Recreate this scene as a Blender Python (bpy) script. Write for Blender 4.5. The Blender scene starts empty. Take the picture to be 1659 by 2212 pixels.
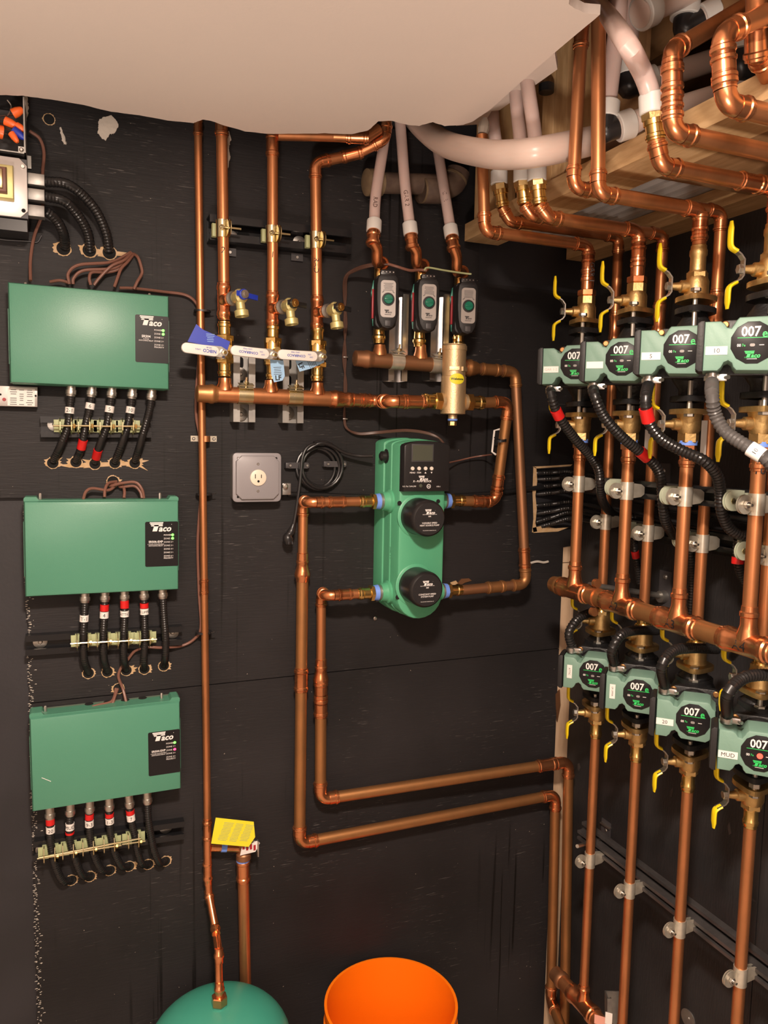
import bpy, math, random
from mathutils import Vector as V, Matrix
random.seed(7)
SC = bpy.context.scene
COL = SC.collection
# ------------------------------------------------------------------ camera
IW, IH, FL = 1659.0, 2212.0, 1675.0
CAMD, CAMZ = 1.66, 1.62
YAW, PIT, ROL = map(math.radians, (22.5, 5.58, 1.065))
CF = V((math.sin(YAW)*math.cos(PIT), math.cos(YAW)*math.cos(PIT), -math.sin(PIT)))
_r0 = V((math.cos(YAW), -math.sin(YAW), 0)); _u0 = _r0.cross(CF)
CR = _r0*math.cos(ROL)+_u0*math.sin(ROL); CU = -_r0*math.sin(ROL)+_u0*math.cos(ROL)
CPOS = V((0, -CAMD, CAMZ))
cam = bpy.data.cameras.new('camera'); camo = bpy.data.objects.new('camera', cam); COL.objects.link(camo)
camo.matrix_world = Matrix(((CR.x, CU.x, -CF.x, CPOS.x), (CR.y, CU.y, -CF.y, CPOS.y), (CR.z, CU.z, -CF.z, CPOS.z), (0, 0, 0, 1)))
cam.sensor_fit = 'HORIZONTAL'; cam.sensor_width = 36.0; cam.lens = 36.0*FL/IW; cam.clip_start = 0.02
SC.camera = camo
# ------------------------------------------------------------------ world, light, exposure
w = bpy.data.worlds.new('world'); SC.world = w; w.use_nodes = True
w.node_tree.nodes['Background'].inputs[0].default_value = (1.0, 0.86, 0.74, 1)
w.node_tree.nodes['Background'].inputs[1].default_value = 0.05
def area(name, loc, target, size, power, col):
    l = bpy.data.lights.new(name, 'AREA'); l.shape = 'DISK'; l.size = size; l.energy = power; l.color = col
    o = bpy.data.objects.new(name, l); COL.objects.link(o); o.location = loc
    o.rotation_euler = (V(target)-V(loc)).to_track_quat('-Z', 'Y').to_euler(); return o
area('added_fill', (-0.75, -3.1, 1.75), (0.4, -.4, 1.3), 0.9, 9, (1.0, 0.84, 0.72))  # soft fill added behind the camera, not a lamp of the room
area('ceiling_lamp', (0.10, -1.45, 2.2), (0.10, -1.40, 0.0), 0.16, 33, (1.0, 0.82, 0.68))
up = bpy.data.lights.new('added_uplight', 'SPOT'); up.energy = 98; up.color = (1.0, 0.83, 0.71); up.spot_size = math.radians(110); up.spot_blend = .5; up.shadow_soft_size = .12  # unseen spot added to brighten the ceiling from below, no real fixture
uo = bpy.data.objects.new('added_uplight', up); COL.objects.link(uo); uo.location = (-.25, -2.1, .55); uo.rotation_euler = (math.radians(180-8), 0, 0)
SC.view_settings.view_transform = 'Standard'; SC.view_settings.look = 'None'
SC.view_settings.exposure = 0.75; SC.view_settings.gamma = 1.0; SC.view_settings.use_curve_mapping = False
# ------------------------------------------------------------------ pixel -> point on a real plane
def ray(px, py): return CF+CR*((px-IW/2)/FL)-CU*((py-IH/2)/FL)
def onp(px, py, ax, val):
    r = ray(px, py); return CPOS+r*((val-CPOS[ax])/r[ax])
def B(px, py, d=0.0): return onp(px, py, 1, -d)
def R(px, py, X): return onp(px, py, 0, X)
def Hh(px, py, Z): return onp(px, py, 2, Z)
def PL(px, py, p, n):
    r = ray(px, py); return CPOS+r*((p-CPOS).dot(n)/r.dot(n))
X_, Y_, Z_ = V((1, 0, 0)), V((0, 1, 0)), V((0, 0, 1))
# ------------------------------------------------------------------ materials
MATS = {}
def mat(name, base, rough=.5, metal=0.0, var=None, vscale=8, vlo=.4, vhi=.65, stretch=None, bump=0, bscale=60, bstretch=None,
        emit=0, sub=0, coat=0, trans=0, alpha=1):
    m = bpy.data.materials.new(name); m.use_nodes = True; nt = m.node_tree; N = nt.nodes; b = N['Principled BSDF']; L = nt.links
    b.inputs['Base Color'].default_value = (*base, 1); b.inputs['Roughness'].default_value = rough
    b.inputs['Metallic'].default_value = metal; b.inputs['Coat Weight'].default_value = coat
    b.inputs['Transmission Weight'].default_value = trans
    if sub: b.inputs['Subsurface Weight'].default_value = sub; b.inputs['Subsurface Radius'].default_value = (.02, .012, .01); b.inputs['Subsurface Scale'].default_value = 1.0
    if emit: b.inputs['Emission Color'].default_value = (*base, 1); b.inputs['Emission Strength'].default_value = emit
    tc = N.new('ShaderNodeTexCoord')
    def noise(scale, st, det=4):
        mp = N.new('ShaderNodeMapping'); L.new(tc.outputs['Object'], mp.inputs[0])
        if st: mp.inputs['Scale'].default_value = st
        n = N.new('ShaderNodeTexNoise'); n.inputs['Scale'].default_value = scale; n.inputs['Detail'].default_value = det
        L.new(mp.outputs[0], n.inputs['Vector']); return n
    if var:
        n = noise(vscale, stretch); r = N.new('ShaderNodeValToRGB')
        r.color_ramp.elements[0].position = vlo; r.color_ramp.elements[1].position = vhi
        r.color_ramp.elements[0].color = (*base, 1); r.color_ramp.elements[1].color = (*var, 1)
        L.new(n.outputs['Fac'], r.inputs[0]); L.new(r.outputs[0], b.inputs['Base Color'])
        mr = N.new('ShaderNodeMapRange'); mr.inputs[3].default_value = rough*.8; mr.inputs[4].default_value = min(1, rough*1.25)
        L.new(n.outputs['Fac'], mr.inputs[0]); L.new(mr.outputs[0], b.inputs['Roughness'])
    if bump:
        n = noise(bscale, bstretch); bp = N.new('ShaderNodeBump'); bp.inputs['Strength'].default_value = bump; bp.inputs['Distance'].default_value = .003
        L.new(n.outputs['Fac'], bp.inputs['Height']); L.new(bp.outputs[0], b.inputs['Normal'])
    MATS[name] = m; return m
def plymat(name, ax):
    """black painted plywood: grain relief, pale scuffs along the grain, fine runs of darker stain"""
    m = bpy.data.materials.new(name); m.use_nodes = True; nt = m.node_tree; N = nt.nodes; L = nt.links; b = N['Principled BSDF']
    tc = N.new('ShaderNodeTexCoord')
    def ns(scale, st, det=5, dist=0):
        mp = N.new('ShaderNodeMapping'); mp.inputs['Scale'].default_value = st; L.new(tc.outputs['Object'], mp.inputs[0])
        n = N.new('ShaderNodeTexNoise'); n.inputs['Scale'].default_value = scale; n.inputs['Detail'].default_value = det
        n.inputs['Distortion'].default_value = dist; L.new(mp.outputs[0], n.inputs['Vector']); return n.outputs['Fac']
    def ramp(src, lo, hi, c0, c1):
        r = N.new('ShaderNodeValToRGB'); r.color_ramp.elements[0].position = lo; r.color_ramp.elements[1].position = hi
        r.color_ramp.elements[0].color = (*c0, 1); r.color_ramp.elements[1].color = (*c1, 1); L.new(src, r.inputs[0]); return r.outputs[0]
    def mul(a, c):
        x = N.new('ShaderNodeMath'); x.operation = 'MULTIPLY'; L.new(a, x.inputs[0]); L.new(c, x.inputs[1]); return x.outputs[0]
    g = (1, 1, 14) if ax == 'x' else (14, 14, 1)
    base = ramp(ns(3, (1, 1, 1)), .3, .7, (.013, .012, .0125), (.026, .0235, .025))
    scuff = mul(ramp(ns(30, (.9, .9, 15)if ax == 'x' else (12, 12, .8), 4, .6), .63, .70, (0,)*3, (1,)*3), ramp(ns(4, (1, 1, 1)), .48, .66, (0,)*3, (1,)*3))
    mx = N.new('ShaderNodeMixRGB'); L.new(scuff, mx.inputs[0]); L.new(base, mx.inputs[1]); mx.inputs[2].default_value = (.12, .11, .105, 1)
    runs = mul(ramp(ns(75, (1, 1, .018), 2), .62, .66, (0,)*3, (1,)*3), ramp(ns(1.6, (1, 1, 1), 2), .5, .6, (0,)*3, (1,)*3))
    m2 = N.new('ShaderNodeMixRGB'); L.new(runs, m2.inputs[0]); L.new(mx.outputs[0], m2.inputs[1]); m2.inputs[2].default_value = (.006, .005, .005, 1)
    spk = ramp(ns(160, (1, 1, 1), 1), .79, .80, (0,)*3, (1,)*3)
    m3 = N.new('ShaderNodeMixRGB'); L.new(spk, m3.inputs[0]); L.new(m2.outputs[0], m3.inputs[1]); m3.inputs[2].default_value = (.35, .30, .25, 1)
    L.new(m3.outputs[0], b.inputs['Base Color']); b.inputs['Roughness'].default_value = .55; b.inputs['Specular IOR Level'].default_value = .25
    bp = N.new('ShaderNodeBump'); bp.inputs['Strength'].default_value = .2; bp.inputs['Distance'].default_value = .003
    L.new(ns(14, g, 7, 1.6), bp.inputs['Height']); L.new(bp.outputs[0], b.inputs['Normal'])
    MATS[name] = m
plymat('ply_x', 'x'); plymat('ply_z', 'z')
mat('wall_black', (.018, .017, .020), .6, var=(.026, .024, .028), vscale=5, bump=.1, bscale=120)
mat('right_black', (.014, .0135, .015), .6, var=(.026, .0245, .026), vscale=4, bump=.3, bscale=40, bstretch=(6, 6, 1))
mat('drywall', (.73, .63, .565), .8, var=(.69, .595, .535), vscale=1.5, bump=.05, bscale=200)
mat('drywall_core', (.55, .50, .44), .95, bump=.5, bscale=150)
mat('plaster', (.55, .50, .44), .9, bump=.6, bscale=60)
mat('room_wall', (.62, .52, .43), .85)
mat('concrete', (.42, .34, .28), .8, var=(.34, .28, .23), vscale=4)
mat('wood', (.50, .31, .145), .6, var=(.62, .41, .21), vscale=14, stretch=(6, 1, 6), bump=.15, bscale=40, bstretch=(6, 1, 6))
mat('wood_v', (.50, .31, .145), .6, var=(.62, .41, .21), vscale=14, stretch=(6, 6, 1), bump=.15, bscale=40, bstretch=(6, 6, 1))
mat('wood_edge', (.60, .42, .27), .65, var=(.68, .50, .34), vscale=20, stretch=(5, 5, .6), bump=.2, bscale=50)
mat('wood_brown', (.27, .145, .06), .7, var=(.34, .19, .085), vscale=12, stretch=(6, 1, 6), bump=.2, bscale=40)
mat('osb', (.33, .19, .09), .75, var=(.45, .27, .13), vscale=40, bump=.4, bscale=60)
mat('splinter', (.55, .38, .22), .7, var=(.50, .32, .15), vscale=90)
mat('hole', (.004, .004, .004), .9)
mat('copper', (.66, .27, .115), .36, .84, var=(.46, .20, .085), vscale=9, vlo=.38, vhi=.72, stretch=(2.5, 2.5, 1), bump=.03, bscale=90)
mat('copper_old', (.50, .235, .09), .42, .8, var=(.38, .185, .075), vscale=9, vlo=.35, vhi=.7, stretch=(2, 2, 1.5), bump=.04, bscale=90)
mat('copper_fit', (.80, .33, .15), .25, .94, var=(.58, .22, .09), vscale=35, vlo=.45, vhi=.75)
mat('copper_dull', (.38, .175, .085), .46, .78, var=(.30, .155, .08), vscale=9, vlo=.35, vhi=.7)
mat('brass', (.82, .58, .22), .24, 1, var=(.62, .42, .15), vscale=40, vlo=.5, vhi=.8)
mat('brass_cast', (.72, .50, .22), .42, 1, var=(.58, .40, .17), vscale=60, bump=.12, bscale=260)
mat('brass_pale', (.66, .58, .26), .45, .6, bump=.05, bscale=200)
mat('brass_sand', (.74, .56, .33), .48, .85, bump=.15, bscale=350)
mat('zinc', (.62, .60, .56), .38, 1, var=(.48, .46, .43), vscale=30)
mat('zinc_yellow', (.70, .62, .40), .28, 1, var=(.62, .50, .26), vscale=30)
mat('galv', (.42, .41, .385), .45, .9, var=(.30, .29, .28), vscale=25, bump=.05, bscale=80)
mat('chrome', (.60, .58, .57), .32, 1)
mat('cushion', (.38, .42, .22), .5, trans=.0)
mat('clamp_green', (.50, .55, .42), .4, .25)
mat('clamp_clear', (.74, .70, .60), .30, .7, var=(.60, .55, .45), vscale=50)
mat('green_box', (.075, .25, .165), .36, 0, var=(.08, .265, .175), vscale=3, bump=.04, bscale=500)
mat('green_base', (.17, .22, .17), .5, .2)
mat('green_block', (.085, .36, .20), .42, var=(.10, .39, .22), vscale=6, bump=.06, bscale=300)
mat('green_pump', (.165, .29, .23), .5, bump=.06, bscale=400)
mat('green_tank', (.045, .30, .22), .35, var=(.06, .33, .24), vscale=5, bump=.02, bscale=30)
mat('green_knob', (.01, .16, .10), .25)
mat('black_plastic', (.016, .015, .016), .32)
mat('black_matte', (.012, .011, .012), .55, bump=.1, bscale=300)
mat('black_label', (.013, .012, .013), .35)
MATS['black_label'].node_tree.nodes['Principled BSDF'].inputs['Specular IOR Level'].default_value = .22
mat('black_cast', (.011, .011, .012), .45, bump=.25, bscale=200)
mat('dark_grey', (.055, .052, .056), .45)
mat('strut_grey', (.14, .13, .13), .4, .6, var=(.08, .075, .075), vscale=20)
mat('conduit', (.013, .0125, .013), .30)
mat('conduit_grey', (.075, .07, .068), .34)
mat('strut_black', (.016, .016, .018), .30, .3, bump=.05, bscale=90)
mat('white', (.78, .74, .70), .5)
mat('off_white', (.70, .64, .56), .5)
mat('silver_label', (.45, .42, .40), .35, .4)
mat('ink', (.01, .01, .012), .5)
mat('ink_blue', (.02, .06, .40), .5)
mat('lettering_white', (.80, .76, .74), .5)
mat('lettering_green', (.03, .55, .12), .5)
mat('red_tape', (.60, .015, .015), .3)
mat('blue_tape', (.16, .30, .82), .5)
mat('blue_tag', (.015, .04, .42), .4)
mat('light_blue_tag', (.33, .55, .80), .45)
mat('yellow', (.83, .62, .01), .32)
mat('yellow_tag', (.80, .72, .03), .5)
mat('orange_nut', (.95, .16, .03), .35)
mat('orange_bucket', (1.0, .21, .004), .38, sub=.0)
mat('grey_box', (.27, .255, .27), .40)
mat('cream', (.78, .68, .55), .4)
mat('pex', (.60, .46, .425), .30, sub=.35)
mat('pex_big', (.62, .49, .43), .30, sub=.35)
mat('pex_ring', (.62, .60, .57), .4, sub=.2)
mat('pvc_dirty', (.10, .065, .05), .6, var=(.16, .11, .08), vscale=30)
mat('cap_dirty', (.20, .14, .08), .7, var=(.13, .09, .05), vscale=30, bump=.3, bscale=60)
mat('corrugated', (.50, .47, .45), .5)
mat('wire_brown', (.19, .085, .06), .42)
mat('wire_brown_dark', (.085, .042, .03), .4)
mat('steel_plate', (.62, .58, .56), .38, .5)
mat('lcd', (.075, .08, .06), .12)
mat('pink_tag', (.75, .36, .28), .6)
mat('led_green', (.10, .95, .06), .3, emit=3.0)
mat('led_red', (1.0, .03, .10), .3, emit=3.0)
mat('led_alarm', (1.0, .05, .03), .3, emit=2.2)
mat('led_off', (.25, .23, .22), .4)
mat('valve_red', (.35, .012, .02), .4)
# ------------------------------------------------------------------ mesh building
def frame_from(d):
    d = d.normalized(); a = Z_ if abs(d.z) < .9 else X_
    u = d.cross(a).normalized(); return u, d.cross(u).normalized()
class MB:
    def __init__(s): s.v = []; s.f = []
    def add(s, vs, fs):
        n = len(s.v); s.v += [V(p) for p in vs]; s.f += [tuple(i+n for i in f) for f in fs]; return s
    def sweep(s, pts, rad, seg=14, cap=True, u0=None):
        pts = [V(p) for p in pts]; n = len(pts)
        if not isinstance(rad, (list, tuple)): rad = [rad]*n
        tg = []
        for i in range(n):
            a = pts[max(i-1, 0)]; b = pts[min(i+1, n-1)]; t = b-a
            if t.length < 1e-7: t = tg[-1] if tg else (pts[-1]-pts[0])
            tg.append(t.normalized())
        u = u0.copy() if u0 is not None else frame_from(tg[0])[0]
        vs = []
        for i in range(n):
            u = (u-tg[i]*u.dot(tg[i])).normalized(); w_ = tg[i].cross(u)
            for k in range(seg):
                a = 2*math.pi*k/seg; vs.append(pts[i]+(u*math.cos(a)+w_*math.sin(a))*rad[i])
        fs = [(i*seg+k, i*seg+(k+1) % seg, (i+1)*seg+(k+1) % seg, (i+1)*seg+k) for i in range(n-1) for k in range(seg)]
        if cap: fs += [tuple(range(seg-1, -1, -1)), tuple((n-1)*seg+k for k in range(seg))]
        return s.add(vs, fs)
    def lathe(s, p0, d, prof, seg=20, cap=True, u0=None):
        d = V(d).normalized(); u, w_ = frame_from(d)
        if u0 is not None: u = u0.normalized(); w_ = d.cross(u)
        vs = [V(p0)+d*t+(u*math.cos(2*math.pi*k/seg)+w_*math.sin(2*math.pi*k/seg))*r for t, r in prof for k in range(seg)]
        n = len(prof); fs = [(i*seg+k, i*seg+(k+1) % seg, (i+1)*seg+(k+1) % seg, (i+1)*seg+k) for i in range(n-1) for k in range(seg)]
        if cap: fs += [tuple(range(seg-1, -1, -1)), tuple((n-1)*seg+k for k in range(seg))]
        return s.add(vs, fs)
    def prism(s, poly, o, ex, ey, z0, z1, bev=0.0):
        """polygon (x,y) in the plane o,ex,ey, extruded z0..z1 along ex x ey with chamfered front edge"""
        ez = ex.cross(ey).normalized(); n = len(poly)
        A = sum(poly[i][0]*poly[(i+1) % n][1]-poly[(i+1) % n][0]*poly[i][1] for i in range(n))
        if A < 0: poly = poly[::-1]
        def inset(b):
            out = []
            for i in range(n):
                p, q, r = poly[i-1], poly[i], poly[(i+1) % n]
                a = (q[0]-p[0], q[1]-p[1]); c = (r[0]-q[0], r[1]-q[1])
                la = math.hypot(*a) or 1e-9; lc = math.hypot(*c) or 1e-9
                n1 = (-a[1]/la, a[0]/la); n2 = (-c[1]/lc, c[0]/lc)
                m = (n1[0]+n2[0], n1[1]+n2[1]); l2 = m[0]**2+m[1]**2
                k = 2*b/max(l2, .5)
                out.append((q[0]+m[0]*k, q[1]+m[1]*k))
            return out
        lay = [(poly, z0), (poly, z1)] if not bev else [(poly, z0), (poly, z1-bev), (inset(bev*.3), z1-bev*.3), (inset(bev), z1)]
        vs = [o+ex*x+ey*y+ez*z for pl, z in lay for x, y in pl]
        fs = [(j*n+i, j*n+(i+1) % n, (j+1)*n+(i+1) % n, (j+1)*n+i) for j in range(len(lay)-1) for i in range(n)]
        fs += [tuple(range(n-1, -1, -1)), tuple((len(lay)-1)*n+i for i in range(n))]
        return s.add(vs, fs)
    def box(s, c, ex, ey, sx, sy, sz, bev=0.0):
        """box centred at c (its back face at c), size sx,sy in plane, thickness sz along ex x ey"""
        return s.prism([(-sx/2, -sy/2), (sx/2, -sy/2), (sx/2, sy/2), (-sx/2, sy/2)], V(c), ex.normalized(), ey.normalized(), 0, sz, bev)
    def aabox(s, a, b, bev=0.0):
        a, b = V(a), V(b); c = (a+b)/2; c.y = max(a.y, b.y)
        return s.box(c, X_, Z_, abs(b.x-a.x), abs(b.z-a.z), abs(b.y-a.y), bev)
    def text(s, t, o, ex, ey, h, align='CENTER', shear=0.0, bold=0.0, wrap=None, sx=1.0):
        vs, fs = glyphs(t, align, shear, bold); k = h/.70; out = []
        ex, ey = ex.normalized(), ey.normalized()
        for x, y in vs:
            x *= k*sx; y = y*k-h/2
            if wrap:      # wrap = (axis 'x' or 'y' that runs along the pipe, radius); o lies on the pipe axis
                out_d = ex.cross(ey).normalized(); r = wrap[1]
                if wrap[0] == 'x': p = o+ex*x+(ey*math.sin(y/r)+out_d*math.cos(y/r))*r
                else: p = o+ey*y+(ex*math.sin(x/r)+out_d*math.cos(x/r))*r
            else: p = o+ex*x+ey*y
            out.append(p)
        return s.add(out, fs)
_gl = {}
def glyphs(t, align, shear, bold):
    k = (t, align, shear, bold)
    if k not in _gl:
        c = bpy.data.curves.new('glyphs', 'FONT'); c.body = t; c.align_x = align; c.shear = shear; c.offset = bold; c.resolution_u = 2
        o = bpy.data.objects.new('glyphs', c); m = bpy.data.meshes.new_from_object(o)
        _gl[k] = ([(v.co.x, v.co.y) for v in m.vertices], [tuple(p.vertices) for p in m.polygons])
        bpy.data.objects.remove(o); bpy.data.curves.remove(c); bpy.data.meshes.remove(m)
    return _gl[k]
def rrect(w_, h_, r, n=4):
    out = []
    for cx, cy, a0 in ((w_/2-r, h_/2-r, 0), (-w_/2+r, h_/2-r, 90), (-w_/2+r, -h_/2+r, 180), (w_/2-r, -h_/2+r, 270)):
        for i in range(n+1):
            a = math.radians(a0+90*i/n); out.append((cx+r*math.cos(a), cy+r*math.sin(a)))
    return out
def circ(r, n=20, cx=0, cy=0, ry=None): return [(cx+r*math.cos(2*math.pi*i/n), cy+(ry or r)*math.sin(2*math.pi*i/n)) for i in range(n)]
def spl(pts, n=8):
    pts = [V(p) for p in pts]; P = [pts[0]*2-pts[1]]+pts+[pts[-1]*2-pts[-2]]; out = []
    for i in range(1, len(P)-2):
        for k in range(n):
            t = k/n; a, b, c, d = P[i-1], P[i], P[i+1], P[i+2]
            out.append(.5*((2*b)+(c-a)*t+(2*a-5*b+4*c-d)*t*t+(3*b-a-3*c+d)*t**3))
    return out+[pts[-1]]
def resample(pts, step):
    out = [pts[0].copy()]; acc = 0.0
    for a, b in zip(pts, pts[1:]):
        L = (b-a).length
        if L < 1e-9: continue
        t = step-acc
        while t <= L: out.append(a.lerp(b, t/L)); t += step
        acc = L-(t-step)
    return out
ORG = {}
def link(name, mb, m, loc):
    me = bpy.data.meshes.new(name); me.from_pydata([tuple(p-loc) for p in mb.v], [], mb.f)
    me.polygons.foreach_set('use_smooth', [True]*len(me.polygons))
    me.set_sharp_from_angle(angle=math.radians(34)); me.materials.append(MATS[m]); me.update()
    o = bpy.data.objects.new(name, me); COL.objects.link(o); return o
def thing(name, label, cat, loc, group=None):
    o = bpy.data.objects.new(name, None); COL.objects.link(o); o.empty_display_size = .02; o.location = loc; ORG[o.name] = V(loc)
    o['label'] = label; o['category'] = cat
    if group: o['group'] = group
    return o
def part(par, name, mb, m, label=None):
    loc = ORG[par.name]; o = link(name, mb, m, loc); o.parent = par; ORG[o.name] = loc
    if label: o['label'] = label
    return o
def solo(name, mb, m, label, cat, group=None):
    n = len(mb.v); loc = sum(mb.v, V((0, 0, 0)))/n; o = link(name, mb, m, loc); o.location = loc; ORG[o.name] = loc
    o['label'] = label; o['category'] = cat
    if group: o['group'] = group
    return o
def struct(name, mb, m):
    o = link(name, mb, m, V((0, 0, 0))); ORG[o.name] = V((0, 0, 0)); o['kind'] = 'structure'; return o
# ------------------------------------------------------------------ piping helpers
def cyl(a, b, r, seg=16): return MB().sweep([a, b], r, seg)
def sleeve(mb, p, d, r, L, end=True, thick=1.13, seg=16):
    """press socket starting at p running along d, length L, with its bead near the far end"""
    k = thick; b = thick+.13
    mb.lathe(p, d, [(0, r*k), (L*.55, r*k), (L*.62, r*b), (L*.80, r*b), (L*.86, r*k), (L*.97, r*k), (L, r*1.03)], seg); return mb
def coupling(par, c, d, r, L=None, m='copper_fit', label=None):
    L = L or r*4.2; d = d.normalized(); mb = MB()
    sleeve(mb, c, d, r, L/2); sleeve(mb, c, -d, r, L/2); return part(par, 'coupling', mb, m, label)
def elbow(par, p, din, dout, r, m='copper_fit', R_=None, sock=None, name='elbow'):
    """din: direction of travel into the corner, dout: out of it"""
    R_ = R_ or r*1.55; sock = sock or r*1.7
    din, dout = din.normalized(), dout.normalized(); ang = din.angle(dout)
    t = R_*math.tan(ang/2); a = p-din*t; bis = (dout-din).normalized()
    cc = p+bis*(R_/math.cos(ang/2)); arc = []
    n = 8; ra = a-cc; ax = din.cross(dout).normalized()
    for i in range(n+1): arc.append(cc+Matrix.Rotation(ang*i/n, 3, ax) @ ra)
    mb = MB().sweep(arc, r*1.07, 16, cap=False)
    sleeve(mb, a, -din, r, sock); sleeve(mb, p+dout*t, dout, r, sock)
    return part(par, name, mb, m)
def tee(par, p, d, br, r, r2=None, m='copper_fit', L=None):
    r2 = r2 or r; L = L or (r2*1.3+r*1.5); d = d.normalized(); br = br.normalized(); mb = MB()
    sleeve(mb, p, d, r, L); sleeve(mb, p, -d, r, L)
    mb.lathe(p, br, [(r*.5, r2*1.45), (r*1.05, r2*1.3), (r*1.3, r2*1.12), (r*1.3+r2*.7, r2*1.12), (r*1.3+r2*.85, r2*1.25), (r*1.3+r2*1.2, r2*1.25), (r*1.3+r2*1.35, r2*1.1), (r*1.3+r2*1.6, r2*1.05)], 16)
    return part(par, 'tee', mb, m)
def run(name, label, pts, r, m='copper', cat='pipe', group=None, coups=(), skip=(), fit='copper_fit', par=None):
    """copper run through pts with an elbow at every inner corner; coups: (segment, fraction)"""
    pts = [V(p) for p in pts]; T = par or thing(name, label, cat, pts[0] if pts[0].z < pts[-1].z else pts[-1], group)
    n = len(pts); cut = [r*1.55*math.tan((pts[i]-pts[i-1]).angle(pts[i+1]-pts[i])/2) if 0 < i < n-1 and i not in skip else 0 for i in range(n)]
    for i in range(n-1):
        d = (pts[i+1]-pts[i]).normalized(); part(T, 'pipe', cyl(pts[i]+d*cut[i], pts[i+1]-d*cut[i+1], r), m)
    for i in range(1, n-1):
        if i not in skip: elbow(T, pts[i], pts[i]-pts[i-1], pts[i+1]-pts[i], r, fit)
    for sg, t in coups: coupling(T, pts[sg].lerp(pts[sg+1], t), pts[sg+1]-pts[sg], r, m=fit)
    return T
def hexa(mb, p, d, r, L): mb.lathe(p, d, [(0, r*.9), (L*.1, r), (L*.9, r), (L, r*.9)], 6); return mb
def strut(name, label, p0, p1, out, w_, dep, m, group=None, nslot=0, cat='strut channel', lip=.30):
    """C-shaped strut channel, open side towards out"""
    ex = (p1-p0); L = ex.length; ex.normalize(); out = (out-ex*out.dot(ex)).normalized(); ey = out.cross(ex).normalized()
    # prism extrudes along ex x ey' ; section polygon in (ey,out)
    t = .0026; k = w_*lip; h = w_/2
    sec = [(-h, 0), (h, 0), (h, dep), (h-k, dep), (h-k, dep-.006), (h-k+t, dep-.006), (h-k+t, dep-t), (h-t, dep-t), (h-t, t), (-h+t, t), (-h+t, dep-t), (-h+k-t, dep-t), (-h+k-t, dep-.006), (-h+k, dep-.006), (-h+k, dep), (-h, dep)]
    mb = MB(); mb.prism(sec, p0, ey, out, 0, L) if ey.cross(out).dot(ex) > 0 else mb.prism([(-a, b) for a, b in sec], p0, -ey, out, 0, L)
    T = thing(name, label, cat, p0, group); part(T, 'channel', mb, m)
    for i in range(nslot):
        c = p0+ex*(L*(i+.5)/nslot)+out*(t+.0002)
        pl = rrect(.026, .013, .0064, 4)
        if w_ < .02: break
        part(T, 'slot', MB().prism(pl, c, ex, out.cross(ex), 0, .0004), 'hole')
    return T
def washer(par, c, n, r=.015, m='zinc', screw=True, name='washer'):
    u, w_ = frame_from(n); mb = MB().prism(circ(r), c, u, w_ if u.cross(w_).dot(n) > 0 else -w_, 0, .0018, .0005)
    p = part(par, name, mb, m)
    if screw: part(p, 'screw', MB().lathe(c+n*.0015, n, [(0, r*.34), (.002, r*.34), (.004, r*.22)], 8), 'zinc')
    return p
# ================================================================== THE SETTING
XR = 1.238
def xz(px, py): p = B(px, py, 0); return (p.x, p.z)
zk = xz(1045, 612)[1]; xk = xz(1035, 560)[0]; xl, zA = xz(52, 1075); zS = xz(830, 1440)[1]
z10, z14, z17 = xz(1155, 1012)[1], xz(1155, 1146)[1], xz(1190, 1180)[1]; xh = xz(1156, 1080)[0]
wb = struct('wall_back', MB().aabox((-2.0, .0145, -.02), (XR+.1, .10, 2.6)), 'wall_black')
def ply(poly, m='ply_x'):
    poly = [(x, z) for x, z in poly]
    return part(wb, 'plywood_sheet', MB().prism(poly, V((0, .0143, 0)), X_, Z_, 0, .0143), m)
def jag(a, b, n, amp):
    """ragged saw-cut edge between two points"""
    out = []
    for i in range(n):
        t = i/n; out.append((a[0]+(b[0]-a[0])*t+random.uniform(-amp, amp), a[1]+(b[1]-a[1])*t+random.uniform(-amp*.4, amp*.4)))
    return out
ply_up = ply([(-.7, 2.30), (xk, 2.30), (xk, zk), (XR-.003, zk), (XR-.003, z10)]+jag((xh, z10), (xh, z14), 14, .0025)+[(xh+.01, z14), (XR-.003, z14), (XR-.003, z17), (1.1915, z17-.004), (1.1915, zS+.001), (xl, zS+.001)]+jag((xl, zS+.01), (xl, zA), 30, .002)[1:]+[(xl, zA), (-.7, zA)])
ply_lo = ply([(xl, zS-.001), (1.1915, zS-.001), (1.1915, .0), (xl, .0)]+jag((xl, .01), (xl, zS-.01), 60, .002)[1:])
part(wb, 'end_stud', MB().box(V((1.212, .0138, (z17-.047)/2)), X_, Z_, .046, z17-.047, .0095, .001), 'wood_edge')
part(wb, 'torn_veneer', MB().prism([(0, 0), (.012, .012), (.016, -.03), (.008, -.075), (.002, -.03)], B(1200, 1500, .0)+V((0, .002, 0)), X_, Z_, 0, .004), 'copper_dull')
part(wb, 'blocking', MB().box(V((1.205, .0138, z17-.02)), X_, Z_, .06, .05, .0105, .001), 'wood_edge')
part(wb, 'corner_post', MB().box(B(985, 575, -.0143), X_, Z_, .10, .12, .01, .002), 'wood_brown')
wr = struct('wall_right', MB().box(V((XR+.06, -1.5, 1.3)), -Y_, Z_, 3.6, 2.7, .06), 'right_black')
mbw = MB()
for i in range(520):
    zz_ = zA*(i+random.random())/520; dx = abs(random.gauss(0, .006)); wl = random.uniform(.001, .006)
    c_ = V((xl-.002+dx, -.0002, zz_)); mbw.prism([(-wl/2, 0), (wl/2, -.0004), (wl/2, .0006), (0, .0010)], c_, X_, Z_, 0, .0006)
we = part(wb, 'worn_edge', mbw, 'plaster'); we['kind'] = 'stuff'
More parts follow.
